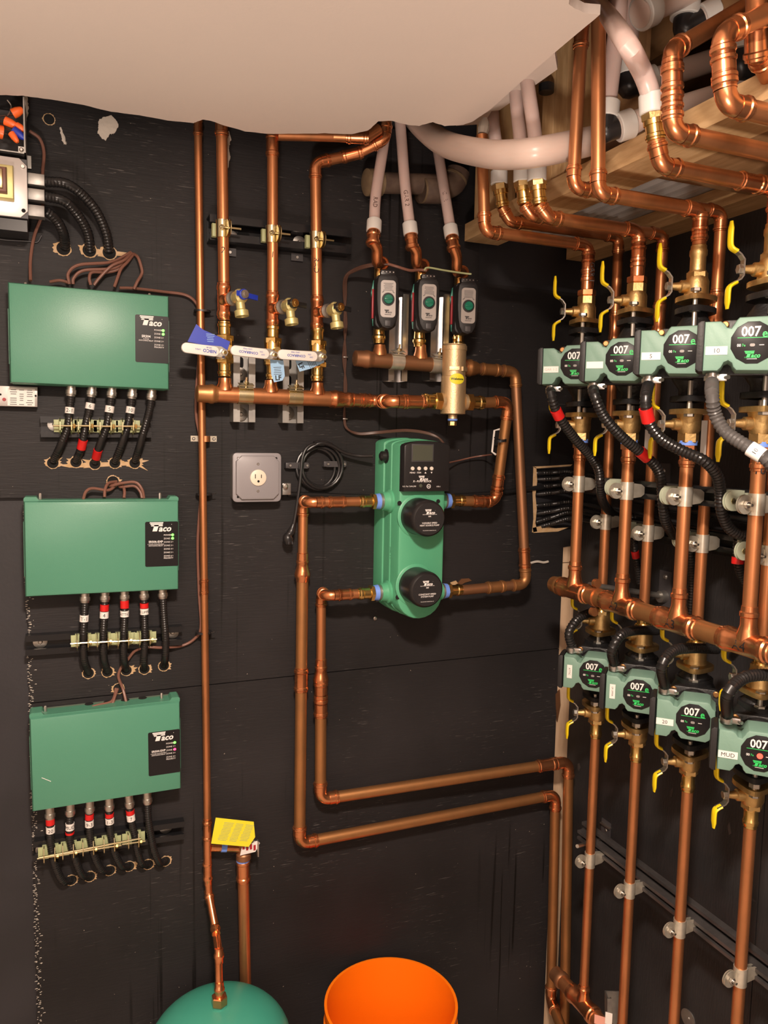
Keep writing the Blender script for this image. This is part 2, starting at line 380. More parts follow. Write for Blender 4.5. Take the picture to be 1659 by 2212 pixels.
for pl in ([(1152, 1008), (1158, 1010), (1160, 1040), (1156, 1070), (1159, 1100), (1156, 1130), (1160, 1148), (1149, 1150), (1152, 1120), (1150, 1060)], [(1150, 1140), (1170, 1136), (1200, 1141), (1228, 1139), (1205, 1148), (1152, 1151)], [(1150, 1008), (1190, 1006), (1236, 1003), (1232, 1007), (1158, 1012)]):
    part(wb, 'torn_edge', MB().prism([xz(*p) for p in pl], V((0, -.0002, 0)), X_, Z_, 0, .0010), 'splinter')
# sheets of the right wall
for a, b, z0, z1 in ((.012, -.62, 0.0, 1.22), (-.622, -1.9, 0.0, 1.22), (.012, -.62, 1.222, 2.05), (-.622, -1.9, 1.222, 2.05)):
    part(wr, 'wall_panel', MB().box(V((XR, (a+b)/2, (z0+z1)/2)), -Y_, Z_, abs(a-b), z1-z0, .003), 'right_black')
struct('wall_left', MB().box(V((-1.6, -1.6, 1.3)), Y_, Z_, 3.6, 2.7, .05), 'room_wall')
struct('wall_front', MB().box(V((0, -3.4, 1.3)), -X_, Z_, 3.6, 2.7, .05), 'room_wall')
struct('floor', MB().aabox((-1.7, .05, -.06), (1.4, -3.5, 0.0)), 'concrete')
# ceiling sheet with its torn edges
ZC = 2.205
cpx = [(-60, 199), (0, 205), (50, 207), (110, 215), (180, 227), (240, 241), (300, 249), (360, 260), (418, 266), (428, 262), (440, 258), (458, 262), (480, 270), (530, 284), (575, 289), (640, 289), (700, 288), (760, 290), (795, 282), (818, 262), (845, 261), (880, 270), (905, 272), (935, 264), (960, 272), (1000, 270), (1022, 262)]
cpx2 = [(1060, 236), (1100, 200), (1150, 155), (1200, 112), (1250, 70), (1297, 31)]
cpx3 = [(1262, 28), (1240, 18), (1228, 8), (1232, -4), (1252, -14), (1275, -30)]
pts = []
def rag(lst, amp, n=5):
    for (a, b), (c, d) in zip(lst, lst[1:]):
        for i in range(n):
            p = Hh(a+(c-a)*i/n, b+(d-b)*i/n, ZC); pts.append((p.x+random.uniform(-amp, amp), p.y+random.uniform(-amp, amp)))
rag(cpx, .0009, 4); rag(cpx[-1:]+cpx2, .0003, 3); rag(cpx2[-1:]+cpx3, .0008, 3)
pts = [(x, min(y, .0)) for x, y in pts]
last = Hh(*cpx3[-1], ZC); pts += [(last.x, last.y), (last.x-.02, -1.2), (.78, -1.3), (.78, -3.4), (-1.6, -3.4), (-1.6, .0)]
ce = struct('ceiling', MB().prism(pts, V((0, 0, ZC)), X_, Y_, 0, .013), 'drywall')
# slivers of dried plaster hanging down the wall from the ceiling joint
for pl in ([(212, 262), (222, 254), (240, 250), (252, 262), (256, 272), (248, 288), (238, 290), (228, 304), (218, 298), (210, 286), (213, 274)], [(52, 203), (60, 212), (62, 235), (58, 262), (53, 250), (50, 225)], [(494, 282), (500, 300), (494, 318), (497, 338), (490, 372), (486, 340), (489, 300)], [(128, 275), (134, 277), (142, 305), (145, 312), (137, 312), (133, 300)]):
    q0 = [xz(*p) for p in pl]; q = [(a[0]+(b[0]-a[0])*i/6+random.uniform(-.0012, .0012), a[1]+(b[1]-a[1])*i/6+random.uniform(-.0012, .0012)) for a, b in zip(q0, q0[1:]+q0[:1]) for i in range(6)]; part(ce, 'plaster_patch', MB().prism(q, V((0, -.0002, 0)), X_, Z_, 0, .0012), 'plaster')
# open framing beside the ceiling sheet
part(ce, 'subfloor', MB().box(V((1.0, -1.6, 2.52)), X_, -Y_, 1.4, 3.5, .02), 'osb')
mb = MB().prism([tuple(Hh(*p, 2.235).xy) for p in ((985, 272), (1045, 268), (1062, 240), (1079, 238), (1128, 204), (1204, 150), (1199, 118), (1165, 108), (1050, 205))], V((0, 0, 2.235)), X_, Y_, 0, .013)
part(ce, 'drywall_offcut', mb, 'drywall')
def lumber(name, a, b, m, label=None): return part(ce, name, MB().aabox(a, b, .002), m, label)
ZB = 2.067
for x0, x1, y1 in ((.905, .948, -1.5),): pass
lumber('bottom_plate', (.858, -.04, ZB), (.946, -1.5, ZB+.038), 'wood')
lumber('ledger', (1.165, .0, ZB-.002), (XR, -1.5, ZB+.036), 'wood')
for y in (-.075, -.335, -.375): lumber('stud', (.862, y, ZB+.038), (.944, y-.038, 2.52), 'wood_v')
lumber('cross_block', (.95, -.72, ZB+.002), (1.163, -1.10, ZB+.02), 'wood_brown')
lumber('cross_block', (.95, -.56, ZB+.002), (1.163, -.715, ZB+.018), 'wood_brown')
for x in (.99, 1.16): lumber('joist', (x, -.01, 2.30), (x+.038, -2.4, 2.52), 'wood_brown')
lumber('joist', (.70, -.95, 2.28), (.738, -2.4, 2.52), 'wood_brown')
lumber('rim_board', (.948, -.01, 2.125), (.958, -.52, 2.50), 'osb')
# ribbed metal deck: each rib its own piece
for i in range(8):
    x = .955+i*.030; part(ce, 'deck_rib', MB().prism([(0, 0), (.006, -.012), (.018, -.012), (.024, 0), (.030, 0), (.030, .002), (0, .002)], V((x, .0, 2.118)), X_, Z_, 0, 1.5), 'corrugated')

for px_, d_ in ((((985, 1262), (996, 1250), (1012, 1249), (1018, 1254), (1004, 1258), (990, 1266)), .0008), (((972, 1258), (984, 1254), (990, 1262), (976, 1268)), .0006)):
    part(wb, 'torn_veneer', MB().prism([xz(*p) for p in px_], V((0, -.0002, 0)), X_, Z_, 0, d_+.002), 'splinter' if d_ < .0007 else 'copper_dull')
part(wb, 'caulk_smear', MB().sweep(spl([B(1143, 1217, .002), B(1160, 1213, .003), B(1174, 1215, .003), B(1184, 1213, .002)], 5), [.003]*16, 8), 'plaster')
for px_ in (((1248, 1650), (1252, 1648), (1254, 1658), (1251, 1666), (1248, 1662)), ((1620, 1935), (1632, 1945), (1634, 1950), (1626, 1946)), ((1448, 1708), (1455, 1700), (1452, 1722), (1448, 1720)), ((1572, 1785), (1576, 1775), (1580, 1800), (1575, 1804))):
    q_ = [R(x, y, XR-.003) for x, y in px_]; o_ = q_[0]; part(wr, 'paint_scuff', MB().prism([(-(p.y-o_.y), p.z-o_.z) for p in q_], o_, -Y_, Z_, 0, .0006), 'strut_grey')
# ---- holes drilled through the plywood, with pale torn veneer around them
def drill(px, py, r=.0105, tails=((-1, 1),), big=1.0, squash=1.0):
    c = B(px, py, 0); n = 34; poly = []
    for i in range(n):
        a = 2*math.pi*i/n; rr = r*(1.13+random.uniform(-.06, .10))*big
        for sx, amt in tails:
            if math.cos(a)*sx > .82: rr += r*amt*.6*random.uniform(.2, 1.0)*(1 if i % 2 else .3)
        poly.append((rr*math.cos(a), rr*math.sin(a)*squash))
    h = part(ply_up if c.z > zS else ply_lo, 'torn_ring', MB().prism(poly, c+V((0, .0002, 0)), X_, Z_, 0, .0011), 'splinter')
    h2 = part(ply_up if c.z > zS else ply_lo, 'drilled_hole', MB().prism(circ(r), c, X_, Z_, 0, .0013), 'hole')
# ================================================================== conduits
def conduit(name, label, pts, r=.0078, m='conduit', pitch=.0048, cat='conduit', group=None, depth=.90, n=8):
    pts = spl(pts, n); q = resample(pts, pitch/2); T = thing(name, label, cat, pts[-1], group)
    rad = [r if i % 2 else r*depth for i in range(len(q))]
    part(T, 'sheath', MB().sweep(q, rad, 12), m); return T, q
def band(T, q, f, L, r, m, txt=None, name='tape', face=None, th=.006):
    i = max(1, min(len(q)-2, int(f*(len(q)-1)))); d = (q[i+1]-q[i-1]).normalized(); c = q[i]
    p = part(T, name, MB().lathe(c-d*L/2, d, [(0, r*1.04), (0, r*1.1), (L, r*1.1), (L, r*1.04)], 14), m)
    if txt:
        up = -d if d.z < 0 else d; out = (CPOS-c); out = (out-up*out.dot(up)).normalized(); ex = up.cross(out)
        part(p, 'lettering', MB().text(txt, c+up*0, ex, up, th, wrap=('y', r*1.1+.0003)), 'ink')
    return p
def connector(T, p, d, r, m='zinc'):
    d = d.normalized(); mb = MB(); mb.lathe(p, d, [(-.012, r*1.15), (.004, r*1.15), (.004, r*1.32), (.012, r*1.32), (.013, r*1.15), (.016, r*1.1)], 14)
    c = part(T, 'connector', mb, m); s = V(p)+d*.008+V((0, -r*1.25, 0)); part(c, 'screw', MB().lathe(s, V((0, -1, 0)), [(0, .0025), (.002, .0025)], 8), 'zinc')
# ================================================================== RELAY BOXES
def logo(mb_w, o, ex, ey, w_, r=True):
    """bold slanted word with a winged first letter: mb_w gets the shapes; w_ = total width, o = centre"""
    k = w_; sh = .30
    def P(x, y): return (x*k+sh*y*k, y*k)
    def quad(x0, y0, x1, y1): mb_w.prism([P(x0, y0), P(x1, y0), P(x1, y1), P(x0, y1)], o, ex, ey, 0, .0003)
    for i, (a, b) in enumerate(((-.56, .10), (-.50, .10), (-.44, .12))):
        y = .20-i*.075; quad(a, y-.055, b, y)
    quad(-.30, -.26, -.08, .05)
    mb_w.text('aco', o+ex*(.225*k)+ey*(-.115*k), ex, ey, .30*k, shear=.25, bold=.03)
    if r: mb_w.add([o+ex*(.56*k+.018*k*math.cos(a))+ey*(.08*k+.018*k*math.sin(a)) for a in (0, 1.57, 3.14, 4.71)], [(0, 1, 2, 3)])
def relay_box(label, cor, d, model, sub, zones, pan, lit, kind):
    TL, TR, BR, BL = [B(x, y, d) for x, y in cor]
    c = (TL+TR+BR+BL)/4; ex = ((TR-TL)+(BR-BL)).normalized(); w_ = ((TR-TL).length+(BR-BL).length)/2
    ey = ((TL-BL)+(TR-BR)); ey = (ey-ex*ey.dot(ex)).normalized(); h_ = ((TL-BL).length+(TR-BR).length)/2
    n = ex.cross(ey); o = c-n*d                                        # on the wall; n points to the room
    T = thing('relay_box', label, 'control box', o-ey*(h_/2))
    hw, hh = w_/2, h_/2
    part(T, 'back_case', MB().box(o+n*.002-ey*.002, ex, ey, w_-.006, h_-.012, d-.026, .001), 'green_base')
    pl = rrect(w_, h_, .006, 3)
    if kind: pl = [(-hw, -hh+.004), (-hw+.004, -hh), (hw-.004, -hh), (hw, -hh+.004), (hw, hh-.003), (hw-.003, hh), (hw-.016, hh), (hw-.02, hh-.006), (-hw+.026, hh-.006), (-hw+.022, hh), (-hw+.003, hh), (-hw, hh-.003)]
    mbc = MB().prism(pl, o, ex, ey, d-.046, d-.0105, 0)
    yo = 0 if kind == 0 else -.0035
    mbc.prism([(-hw+.0003, -hh+.0003), (hw-.0003, -hh+.0003), (hw-.0003, hh-.0003+2*yo), (-hw+.0003, hh-.0003+2*yo)], o, ex, ey, d-.0106, d, .0075)
    cov = part(T, 'cover', mbc, 'green_box')
    for u in (-.40, .38): part(T, 'screw', MB().lathe(o+ex*(u*w_)+ey*(hh-.009)+n*(d-.03), ey, [(0, .003), (.013, .003), (.015, .0018)], 8), 'zinc')
    for sx in (-1, 1): part(cov, 'side_lip', MB().box(o+ex*(sx*(hw))+n*.012-ey*.005, ex, ey, .003, h_*.55, d-.03), 'green_box')
    if kind == 2:
        for px in (193, 236, 276, 317): part(T, 'knockout', MB().prism(circ(.0085, 14), o+ey*(hh-.0085)+ex*((px-232)/340*w_)+n*.018, ex, n, 0, .0035) if False else MB().lathe(o+ey*(hh-.009)+ex*((px-232)/338*w_)+n*.016, ey, [(0, .0085), (.0036, .0085)], 16), 'hole')
    u0, u1, v0, v1 = pan; pw = (u1-u0)*w_; ph = (v1-v0)*h_
    pc = o+ex*((u0+u1)/2*w_-hw)+ey*(hh-(v0+v1)/2*h_)+n*d
    lp = part(T, 'face_label', MB().prism(rrect(pw, ph, .003, 3), pc, ex, ey, 0, .0006), 'black_label')
    q = pc+n*.0008; mbt = MB(); logo(mbt, q+ey*(ph*.40)-ex*.003, ex, ey, pw*.62)
    mbt.text(model, q-ex*(pw*.18)+ey*(ph*.055), ex, ey, .0046 if len(model) < 6 else .0042, bold=.02)
    mbt.text(sub, q-ex*(pw*.18)-ey*(ph*.00), ex, ey, .0022); mbt.text('SWITCHING RELAY', q-ex*(pw*.18)-ey*(ph*.035), ex, ey, .0022, bold=.01)
    for i, s in enumerate(['POWER']+['ZONE %d' % (k+1) for k in range(zones)]+['PRIORITY']):
        y = .20-i*(.078 if i <= zones else .077)
        if i == zones+1: y += .022
        mbt.text(s, q+ex*(pw*.06)+ey*(ph*y), ex, ey, .0031, align='LEFT')
        if i <= zones:
            k = lit.get(i); part(lp, 'indicator', MB().lathe(q+ex*(pw*.335)+ey*(ph*y)-n*.0003, n, [(0, .0027 if k else .0014), (.0012, .0022 if k else .001)], 12), k or 'led_off', 'lit green indicator' if k == 'led_green' else ('lit red indicator' if k else None))
    part(lp, 'lettering', mbt, 'lettering_white')
    return T, o, ex, ey, n, w_, h_
BX1 = relay_box('top green relay box of three, four zone, beside grey adapter', ((17, 607), (367, 639), (365, 842), (20, 828)), .062, 'SR504', '4 ZONE', 4, (.775, .995, .225, .72), {0: 'led_green', 1: 'led_green'}, 0)
BX2 = relay_box('middle green relay box of three, six zone, under looped brown wires', ((49, 1076), (388, 1072), (386, 1276), (55, 1290)), .062, 'SR506-EXP', '6 ZONE EXPANDABLE', 6, (.768, .992, .26, .735), {0: 'led_green', 1: 'led_green'}, 1)
BX3 = relay_box('lowest green relay box with a red indicator lit and a white scratch', ((63, 1548), (391, 1506), (391, 1708), (69, 1754)), .062, 'SR504-EXP', '4 ZONE EXPANDABLE', 4, (.77, .992, .33, .80), {0: 'led_green', 2: 'led_red'}, 2)
T, o, ex, ey, n, w_, h_ = BX3
p0 = B(90, 1680, .0625); p1 = B(110, 1688, .0625); part(T, 'scratch', MB().sweep([p0, p1], .0006, 5), 'lettering_white')
# struts behind the conduits
def ear_clamp(label, px, py, ex, ez, r=.0078, d=.034, group=None, m='zinc_yellow'):
    c = B(px, py, d); n = V((0, -1, 0)); T = thing('conduit_clamp', label, 'clamp', c-ez*.015, group)
    part(T, 'cushion', MB().box(c+V((0, .014, 0)), ex, ez, .030, .026, .012, .003), 'cushion')
    for s in (-1, 1):
        b = c+ex*(s*(r+.0022)); mb = MB(); mb.prism([(-.016, -.008), (-.008, -.015), (.006, -.016), (.016, -.008), (.016, .008), (.006, .016), (-.008, .015), (-.016, .008)], b-ex*.0008+n*.004, n, ez, 0, .0016, 0)
        part(T, 'ear', mb, m); part(T, 'flange', MB().box(b+ex*(s*.007)-n*.006, ex, ez, .012, .024, .0018, .0005), 'cushion')
    mb = MB().sweep([c+n*.014-ex*.024, c+n*.014+ex*.022], .0019, 8); bt = part(T, 'bolt', mb, 'zinc_yellow')
    part(bt, 'nut', hexa(MB(), c+n*.014+ex*(r+.003), ex, .0048, .005), 'brass'); return T
def off(px, py, d): return B(px, py, d)
def rail(label, a, b, wd=.040, dep=.021, m='strut_black', washers=(), group=None, d0=0.0):
    p0, p1 = B(*a, d0), B(*b, d0); T = strut('strut_channel', label, p0, p1, V((0, -1, 0)), wd, dep, m, group)
    for w_ in washers: washer(T, B(*w_, d0+.004), V((0, -1, 0)), .0135, 'zinc')
    return T, (p1-p0).normalized()
rows = []
T, e1 = rail('black strut rail under the top relay box', (88, 922), (325, 924), washers=((118, 917), (303, 921)))
T, e2 = rail('black strut rail under the middle relay box', (56, 1390), (391, 1368), washers=((87, 1386), (372, 1366)))
T, e3 = rail('black strut rail under the lowest relay box', (72, 1829), (395, 1784), washers=((92, 1834), (358, 1787)))
def crow(box, ex, items, nm, hole_kw=None):
    for k, (lab, path, bands, clampf, hl) in enumerate(items):
        pts = [B(*p) for p in path]; T, q = conduit('flexible_conduit', lab, pts)
        connector(T, pts[0], pts[1]-pts[0], .0078)
        for f, L, m, t in bands: band(T, q, f, L, .0078, m, t, 'label_sleeve' if m == 'white' else 'tape', th=.0072 if t and len(t) < 4 else .0052)
        drill(path[-1][0], path[-1][1]+2, tails=hl)
        if clampf: ear_clamp('%s clamp on the strut rail under the %s relay box' % (ORD[k], nm), clampf[0], clampf[1], ex, Z_)
ORD = ['leftmost', 'second from left', 'third from left', 'fourth from left', 'fifth from left', 'rightmost']
D1 = .036
crow(BX1, e1, [
 ('black conduit marked 2-1 under the top relay box', [(154, 838, D1), (151, 880, D1), (146, 922, D1), (131, 962, .028), (114, 998, 0)], [(.28, .012, 'white', '2-1')], (144, 920), ((-1, 1), (1, 2))),
 ('black conduit marked 6 with red tape below its clamp', [(199, 840, D1), (194, 880, D1), (184, 922, D1), (177, 962, .028), (164, 996, 0)], [(.22, .012, 'white', '6'), (.72, .020, 'red_tape', None)], (183, 920), ((-1, 1.5),)),
 ('black conduit marked 5 with red tape near its wall hole', [(242, 842, D1), (237, 882, D1), (230, 922, D1), (214, 965, .026), (205, 1000, 0)], [(.25, .013, 'white', '5'), (.86, .022, 'red_tape', None)], (229, 921), ((-1, 3),)),
 ('black conduit marked 10 under the top relay box', [(286, 844, D1), (282, 884, D1), (275, 922, D1), (262, 962, .028), (248, 998, 0)], [(.26, .013, 'white', '10')], (277, 921), ((-1, .8), (1, 1))),
 ('rightmost unmarked ribbed conduit under the top relay box', [(328, 847, D1), (323, 885, D1), (312, 925, D1), (302, 962, .028), (291, 998, 0)], [], None, ((-1, 1.3), (1, 3)))], 'top')
crow(BX2, e2, [
 ('black conduit marked T-1 under the middle relay box', [(184, 1284, D1), (182, 1330, D1), (180, 1383, D1), (182, 1425, .026), (191, 1452, 0)], [(.27, .013, 'white', 'T-1')], (180, 1385), ((1, .5),)),
 ('black conduit marked 4 under the middle relay box', [(227, 1282, D1), (225, 1330, D1), (223, 1383, D1), (225, 1425, .026), (232, 1449, 0)], [(.17, .013, 'red_tape', None), (.25, .013, 'white', '4')], (223, 1383), ((1, 1),)),
 ('black conduit marked ATTIC under the middle relay box', [(269, 1280, D1), (269, 1330, D1), (267, 1383, D1), (268, 1425, .026), (273, 1446, 0)], [(.13, .020, 'red_tape', None), (.24, .012, 'white', 'ATTIC')], (267, 1381), ((1, 2.2),)),
 ('black conduit with small print sleeve under the middle relay box', [(311, 1278, D1), (312, 1330, D1), (313, 1383, D1), (311, 1425, .026), (312, 1443, 0)], [(.17, .010, 'red_tape', None), (.23, .012, 'white', 'LR UPPER')], (313, 1379), ((1, 1.5),)),
 ('rightmost unmarked ribbed conduit under the middle relay box', [(351, 1276, D1), (354, 1330, D1), (358, 1383, D1), (357, 1420, .026), (354, 1436, 0)], [], None, ((1, 1.3),))], 'middle')
crow(BX3, e3, [
 ('leftmost black conduit under the lowest relay box, marked 20', [(108, 1752, D1), (109, 1790, D1), (110, 1825, .034), (118, 1866, .030), (136, 1903, .018), (154, 1899, 0)], [(.12, .012, 'red_tape', None), (.20, .013, 'white', '20')], (109, 1843), ((1, .6),)),
 ('black conduit marked MUD under the lowest relay box', [(152, 1745, D1), (151, 1785, D1), (152, 1820, .034), (164, 1860, .030), (178, 1891, .018), (194, 1891, 0)], [(.21, .014, 'white', 'MUD'), (.28, .004, 'red_tape', None)], (149, 1836), ((1, .6),)),
 ('black conduit marked 9-3 under the lowest relay box', [(194, 1739, D1), (193, 1780, D1), (196, 1815, .034), (205, 1852, .030), (221, 1880, .018), (237, 1878, 0)], [(.14, .011, 'red_tape', None), (.215, .013, 'white', '9-3')], (192, 1829), ((1, .6),)),
 ('black conduit marked 1-3 under the lowest relay box', [(236, 1734, D1), (237, 1775, D1), (240, 1808, .034), (249, 1845, .030), (264, 1872, .018), (279, 1869, 0)], [(.15, .008, 'red_tape', None), (.215, .012, 'white', '1-3')], (237, 1822), ((1, 2),)),
 ('fifth black conduit from the left under the lowest relay box, marked 7', [(279, 1728, D1), (283, 1768, D1), (290, 1800, .034), (297, 1838, .030), (307, 1866, .018), (320, 1865, 0)], [(.15, .009, 'red_tape', None), (.215, .013, 'white', '7')], (289, 1813), ((1, .8),)),
 ('rightmost unmarked ribbed conduit under the lowest relay box', [(318, 1720, D1), (320, 1765, D1), (325, 1800, .034), (333, 1838, .030), (345, 1864, .018), (357, 1858, 0)], [], None, ((1, .8),))], 'lowest')
T = thing('clamp_rod', 'long zinc threaded rod through the lowest row of conduit clamps', 'rod', B(195, 1834, .05))
part(T, 'rod', MB().sweep([B(84, 1853, .05), B(304, 1811, .05)], .0022, 8), 'zinc_yellow')
# spare holes
for px, py in ((137, 537), (193, 541), (236, 546)): drill(px, py, .0125, tails=((-1, 1.6),))
drill(244, 1040, .011, tails=((1, 1),)); drill(256, 1487, .0105, tails=((-1, .6),)); drill(106, 258, .0095, tails=((-1, .3),))
part(ply_up, 'torn_strip', MB().prism([xz(*p) for p in ((188, 536), (230, 540), (290, 548), (298, 552), (262, 553), (200, 550))], V((0, -.0002, 0)), X_, Z_, 0, .0008), 'splinter')
part(ply_up, 'torn_strip', MB().prism([xz(*p) for p in ((120, 1004), (205, 999), (290, 997), (316, 994), (300, 1004), (205, 1009), (150, 1010))], V((0, -.0002, 0)), X_, Z_, 0, .0006), 'splinter')
# ================================================================== top-left junction boxes
T = thing('open_junction_box', 'open grey metal junction box with orange wire nuts, top left', 'junction box', B(20, 330, .05))
c0, c1 = B(55, 205, .085), B(-40, 330, .085)
def slab(T, name, a, b, m, lab=None): return part(T, name, MB().aabox(a, b), m, lab)
x1 = B(54, 270, .085).x; x0 = x1-.16; zt, zb = B(54, 209, .085).z, B(30, 329, .085).z
slab(T, 'side', (x1-.0025, -.002, zb), (x1, -.085, zt), 'galv'); slab(T, 'back', (x0, -.002, zb), (x1, -.005, zt), 'dark_grey')
slab(T, 'bottom', (x0, -.002, zb), (x1, -.085, zb+.002), 'galv'); slab(T, 'flange', (x1-.012, -.078, zb), (x1, -.080, zb+.013), 'zinc')
part(T, 'screw', MB().lathe(V((x1-.007, -.080, zb+.007)), V((0, -1, 0)), [(0, .004), (.003, .004), (.005, .002)], 10), 'zinc')
slab(T, 'tab', (x1, -.004, zb-.001), (x1+.0065, -.0065, zb+.022), 'galv')
NUT = [('large orange wire nut pointing left in the open box', 4, 286, -12, 281, 'orange_nut', 1.5), ('orange wire nut tilted up near the box edge', 30, 245, 49, 236, 'orange_nut', 1.1),
       ('orange wire nut lying across the open box', 14, 262, 38, 273, 'orange_nut', 1.0), ('small orange wire nut against the box side', 38, 273, 53, 281, 'orange_nut', .9),
       ('blue wire nut in the open junction box', 32, 283, 53, 299, 'blue_tag', 1.0), ('orange wire nut pointing down in the open box', 26, 290, 38, 307, 'orange_nut', .8)]
for i, (lab, a, b, c, d_, m, s) in enumerate(NUT):
    p, q = B(a, b, .055+.004*i), B(c, d_, .058+.004*i); d = (q-p); L = d.length
    Tn = thing('wire_nut', lab, 'wire nut', p, None)
    part(Tn, 'cap', MB().lathe(p-d*.12, d, [(0, .0078*s), (L*.5, .0075*s), (L*.95, .0056*s), (L*1.15, .0036*s)], 12), m)
    for s_ in (-1, 1): part(Tn, 'wing', MB().box(p+d*.25+frame_from(d)[0]*(s_*.005*s), d, frame_from(d)[1], L*.4, .002, .0016), m)
    part(Tn, 'wire', MB().sweep(spl([p, p-d*.4+V((0, .008, .003)), V((x0+.06+.01*i, -.02, zt-.03))], 5), .0014, 6), 'wire_brown_dark')
part(T, 'loose_wire', MB().sweep(spl([B(16, 216, .05), B(24, 228, .05), B(22, 240, .05), B(16, 250, .05)], 6), .0012, 6), 'zinc')
T = thing('transformer_box', 'grey square junction box with transformer plate, top left', 'junction box', B(20, 470, .05))
DB = .085; a = B(-50, 340, DB); xr = B(59, 400, DB).x; zt2, zb2 = B(30, 340, DB).z, B(30, 468, DB).z; xa = xr-(zt2-zb2)
slab(T, 'case', (xa, -.002, zb2), (xr, -DB+.004, zt2), 'dark_grey')
ct = V(((xa+xr)/2, -DB+.004, (zt2+zb2)/2)); hs = (zt2-zb2)/2; ch = .012
cp = part(T, 'cover_plate', MB().prism([(-hs, -hs+ch), (-hs+ch, -hs), (hs-ch, -hs), (hs, -hs+ch), (hs, hs-ch), (hs-ch, hs), (-hs+ch, hs), (-hs, hs-ch)], ct, X_, Z_, 0, .004, .001), 'steel_plate')
t0 = B(6, 396, DB)+V((0, 0, 0)); tc_ = V((t0.x-.018, -DB, t0.z)); 
part(T, 'transformer', MB().box(tc_, X_, Z_, .072, .058, .016, .004), 'brass_pale'); part(T, 'coil', MB().box(tc_+V((0, -.012, 0)), X_, Z_, .052, .044, .016, .006), 'wire_brown')
part(T, 'core', MB().box(tc_+V((0, -.016, 0)), X_, Z_, .040, .034, .016, .004), 'zinc_yellow'); part(T, 'core_slot', MB().box(tc_+V((0, -.0315, 0)), X_, Z_, .026, .026, .001, 0), 'hole')
part(cp, 'screw', MB().lathe(B(49, 360, DB), V((0, -1, 0)), [(0, .004), (.003, .003)], 10), 'zinc'); part(cp, 'keyhole', MB().prism(circ(.0035), B(51, 455, DB+.0002), X_, Z_, 0, .0004), 'hole')
slab(T, 'lower_case', (xa, -.012, zb2-.022), (xr-.002, -.075, zb2-.002), 'black_plastic')
for k, (y0, xa_, path) in enumerate(((388, 94, [(96, 392, .065), (150, 400, .062), (200, 445, .04), (228, 500, .02), (236, 545, 0)]), (421, 95, [(97, 424, .065), (140, 435, .06), (172, 470, .04), (190, 505, .02), (195, 541, 0)]), (456, 96, [(98, 455, .065), (122, 475, .05), (137, 505, .03), (141, 536, 0)]))):
    Tc, q = conduit('ribbed_conduit', '%s black conduit curving from the top-left box to the wall' % ['upper', 'middle', 'lower'][k], [B(*p) for p in path], r=.0098, pitch=.006)
    cpos = B(60, y0, .066); part(T, 'conduit_clamp', MB().box(B(78, y0, .074)+V((0, .016, 0)), X_, Z_, .029, .021, .020, .003), 'galv')
T = thing('adapter_box', 'flat grey adapter box with white label at the left edge', 'box', B(40, 880, .02))
a, b, c, d_ = B(-30, 832, .024), B(81, 836, .024), B(81, 880, .024), B(-30, 876, .024)
ex = (b-a).normalized(); eyy = (a-d_).normalized(); cc = (a+b+c+d_)/4
part(T, 'case', MB().box(cc+V((0, .022, 0)), ex, eyy, (b-a).length, (a-d_).length, .022, .001), 'silver_label')
lb = part(T, 'paper_label', MB().box(B(46, 858, .0242)+V((0, .0003, 0)), ex, eyy, .047, .033, .0006), 'white')
mbt = MB()
for i in range(8):
    for j, (w0, w1) in enumerate(((-.021, -.006), (-.004, .005), (.008, .021))):
        if (i*3+j) % 5 == 4: continue
        mbt.box(B(46, 858, .0246)+ex*((w0+w1)/2)+eyy*(.0135-i*.0039), ex, eyy, (w1-w0)*random.uniform(.6, 1), .0012, .0002)
part(lb, 'small_print', mbt, 'dark_grey'); part(T, 'indicator', MB().lathe(B(9, 863, .024), V((0, -1, 0)), [(0, .0033), (.0015, .0028)], 12), 'valve_red')
for q in ((1, 852), (77, 855)): part(T, 'screw', MB().lathe(B(*q, .024), V((0, -1, 0)), [(0, .002), (.0008, .002)], 8), 'hole')
# ================================================================== thermostat wires (brown)
def wire(label, path, r=.0030, m='wire_brown', n=8, name='thermostat_wire', cat='wire'):
    return solo(name, MB().sweep(spl([B(*p) for p in path], n), r, 8), m, label, cat)
wire('brown wire from the top-left boxes down behind the clamps to the relay box', [(64, 283, .02), (86, 300, .02), (95, 330, .02), (92, 375, .03), (92, 420, .035), (90, 465, .03), (74, 510, .012), (66, 560, .012), (66, 606, .03)])
for lab, pth in (('brown wire looping widest left into the top relay box', [(283, 545, .002), (240, 566, .02), (172, 572, .03), (148, 590, .03), (150, 614, .03)]),
                 ('brown wire looping second left into the top relay box', [(284, 546, .004), (250, 578, .022), (182, 584, .03), (160, 600, .03), (158, 614, .03)]),
                 ('straight slanting brown wire into the top relay box', [(284, 547, .006), (268, 562, .022), (240, 575, .03), (215, 600, .03), (203, 616, .03)]),
                 ('short brown wire rising from the top relay box middle', [(286, 548, .004), (262, 578, .016), (232, 588, .02), (200, 588, .026), (193, 600, .03), (196, 616, .03)]),
                 ('brown wire bending straight down to the top relay box', [(288, 550, .004), (276, 565, .018), (262, 580, .026), (254, 600, .03), (247, 620, .03)]),
                 ('rightmost brown wire kinked beside the torn hole', [(288, 548, .002), (298, 556, .018), (306, 580, .022), (306, 592, .022), (297, 608, .028), (289, 625, .03)])):
    wire(lab, pth)
wire('short brown wire lying along the top relay box lid', [(108, 609, .025), (130, 606, .03), (152, 612, .028)])
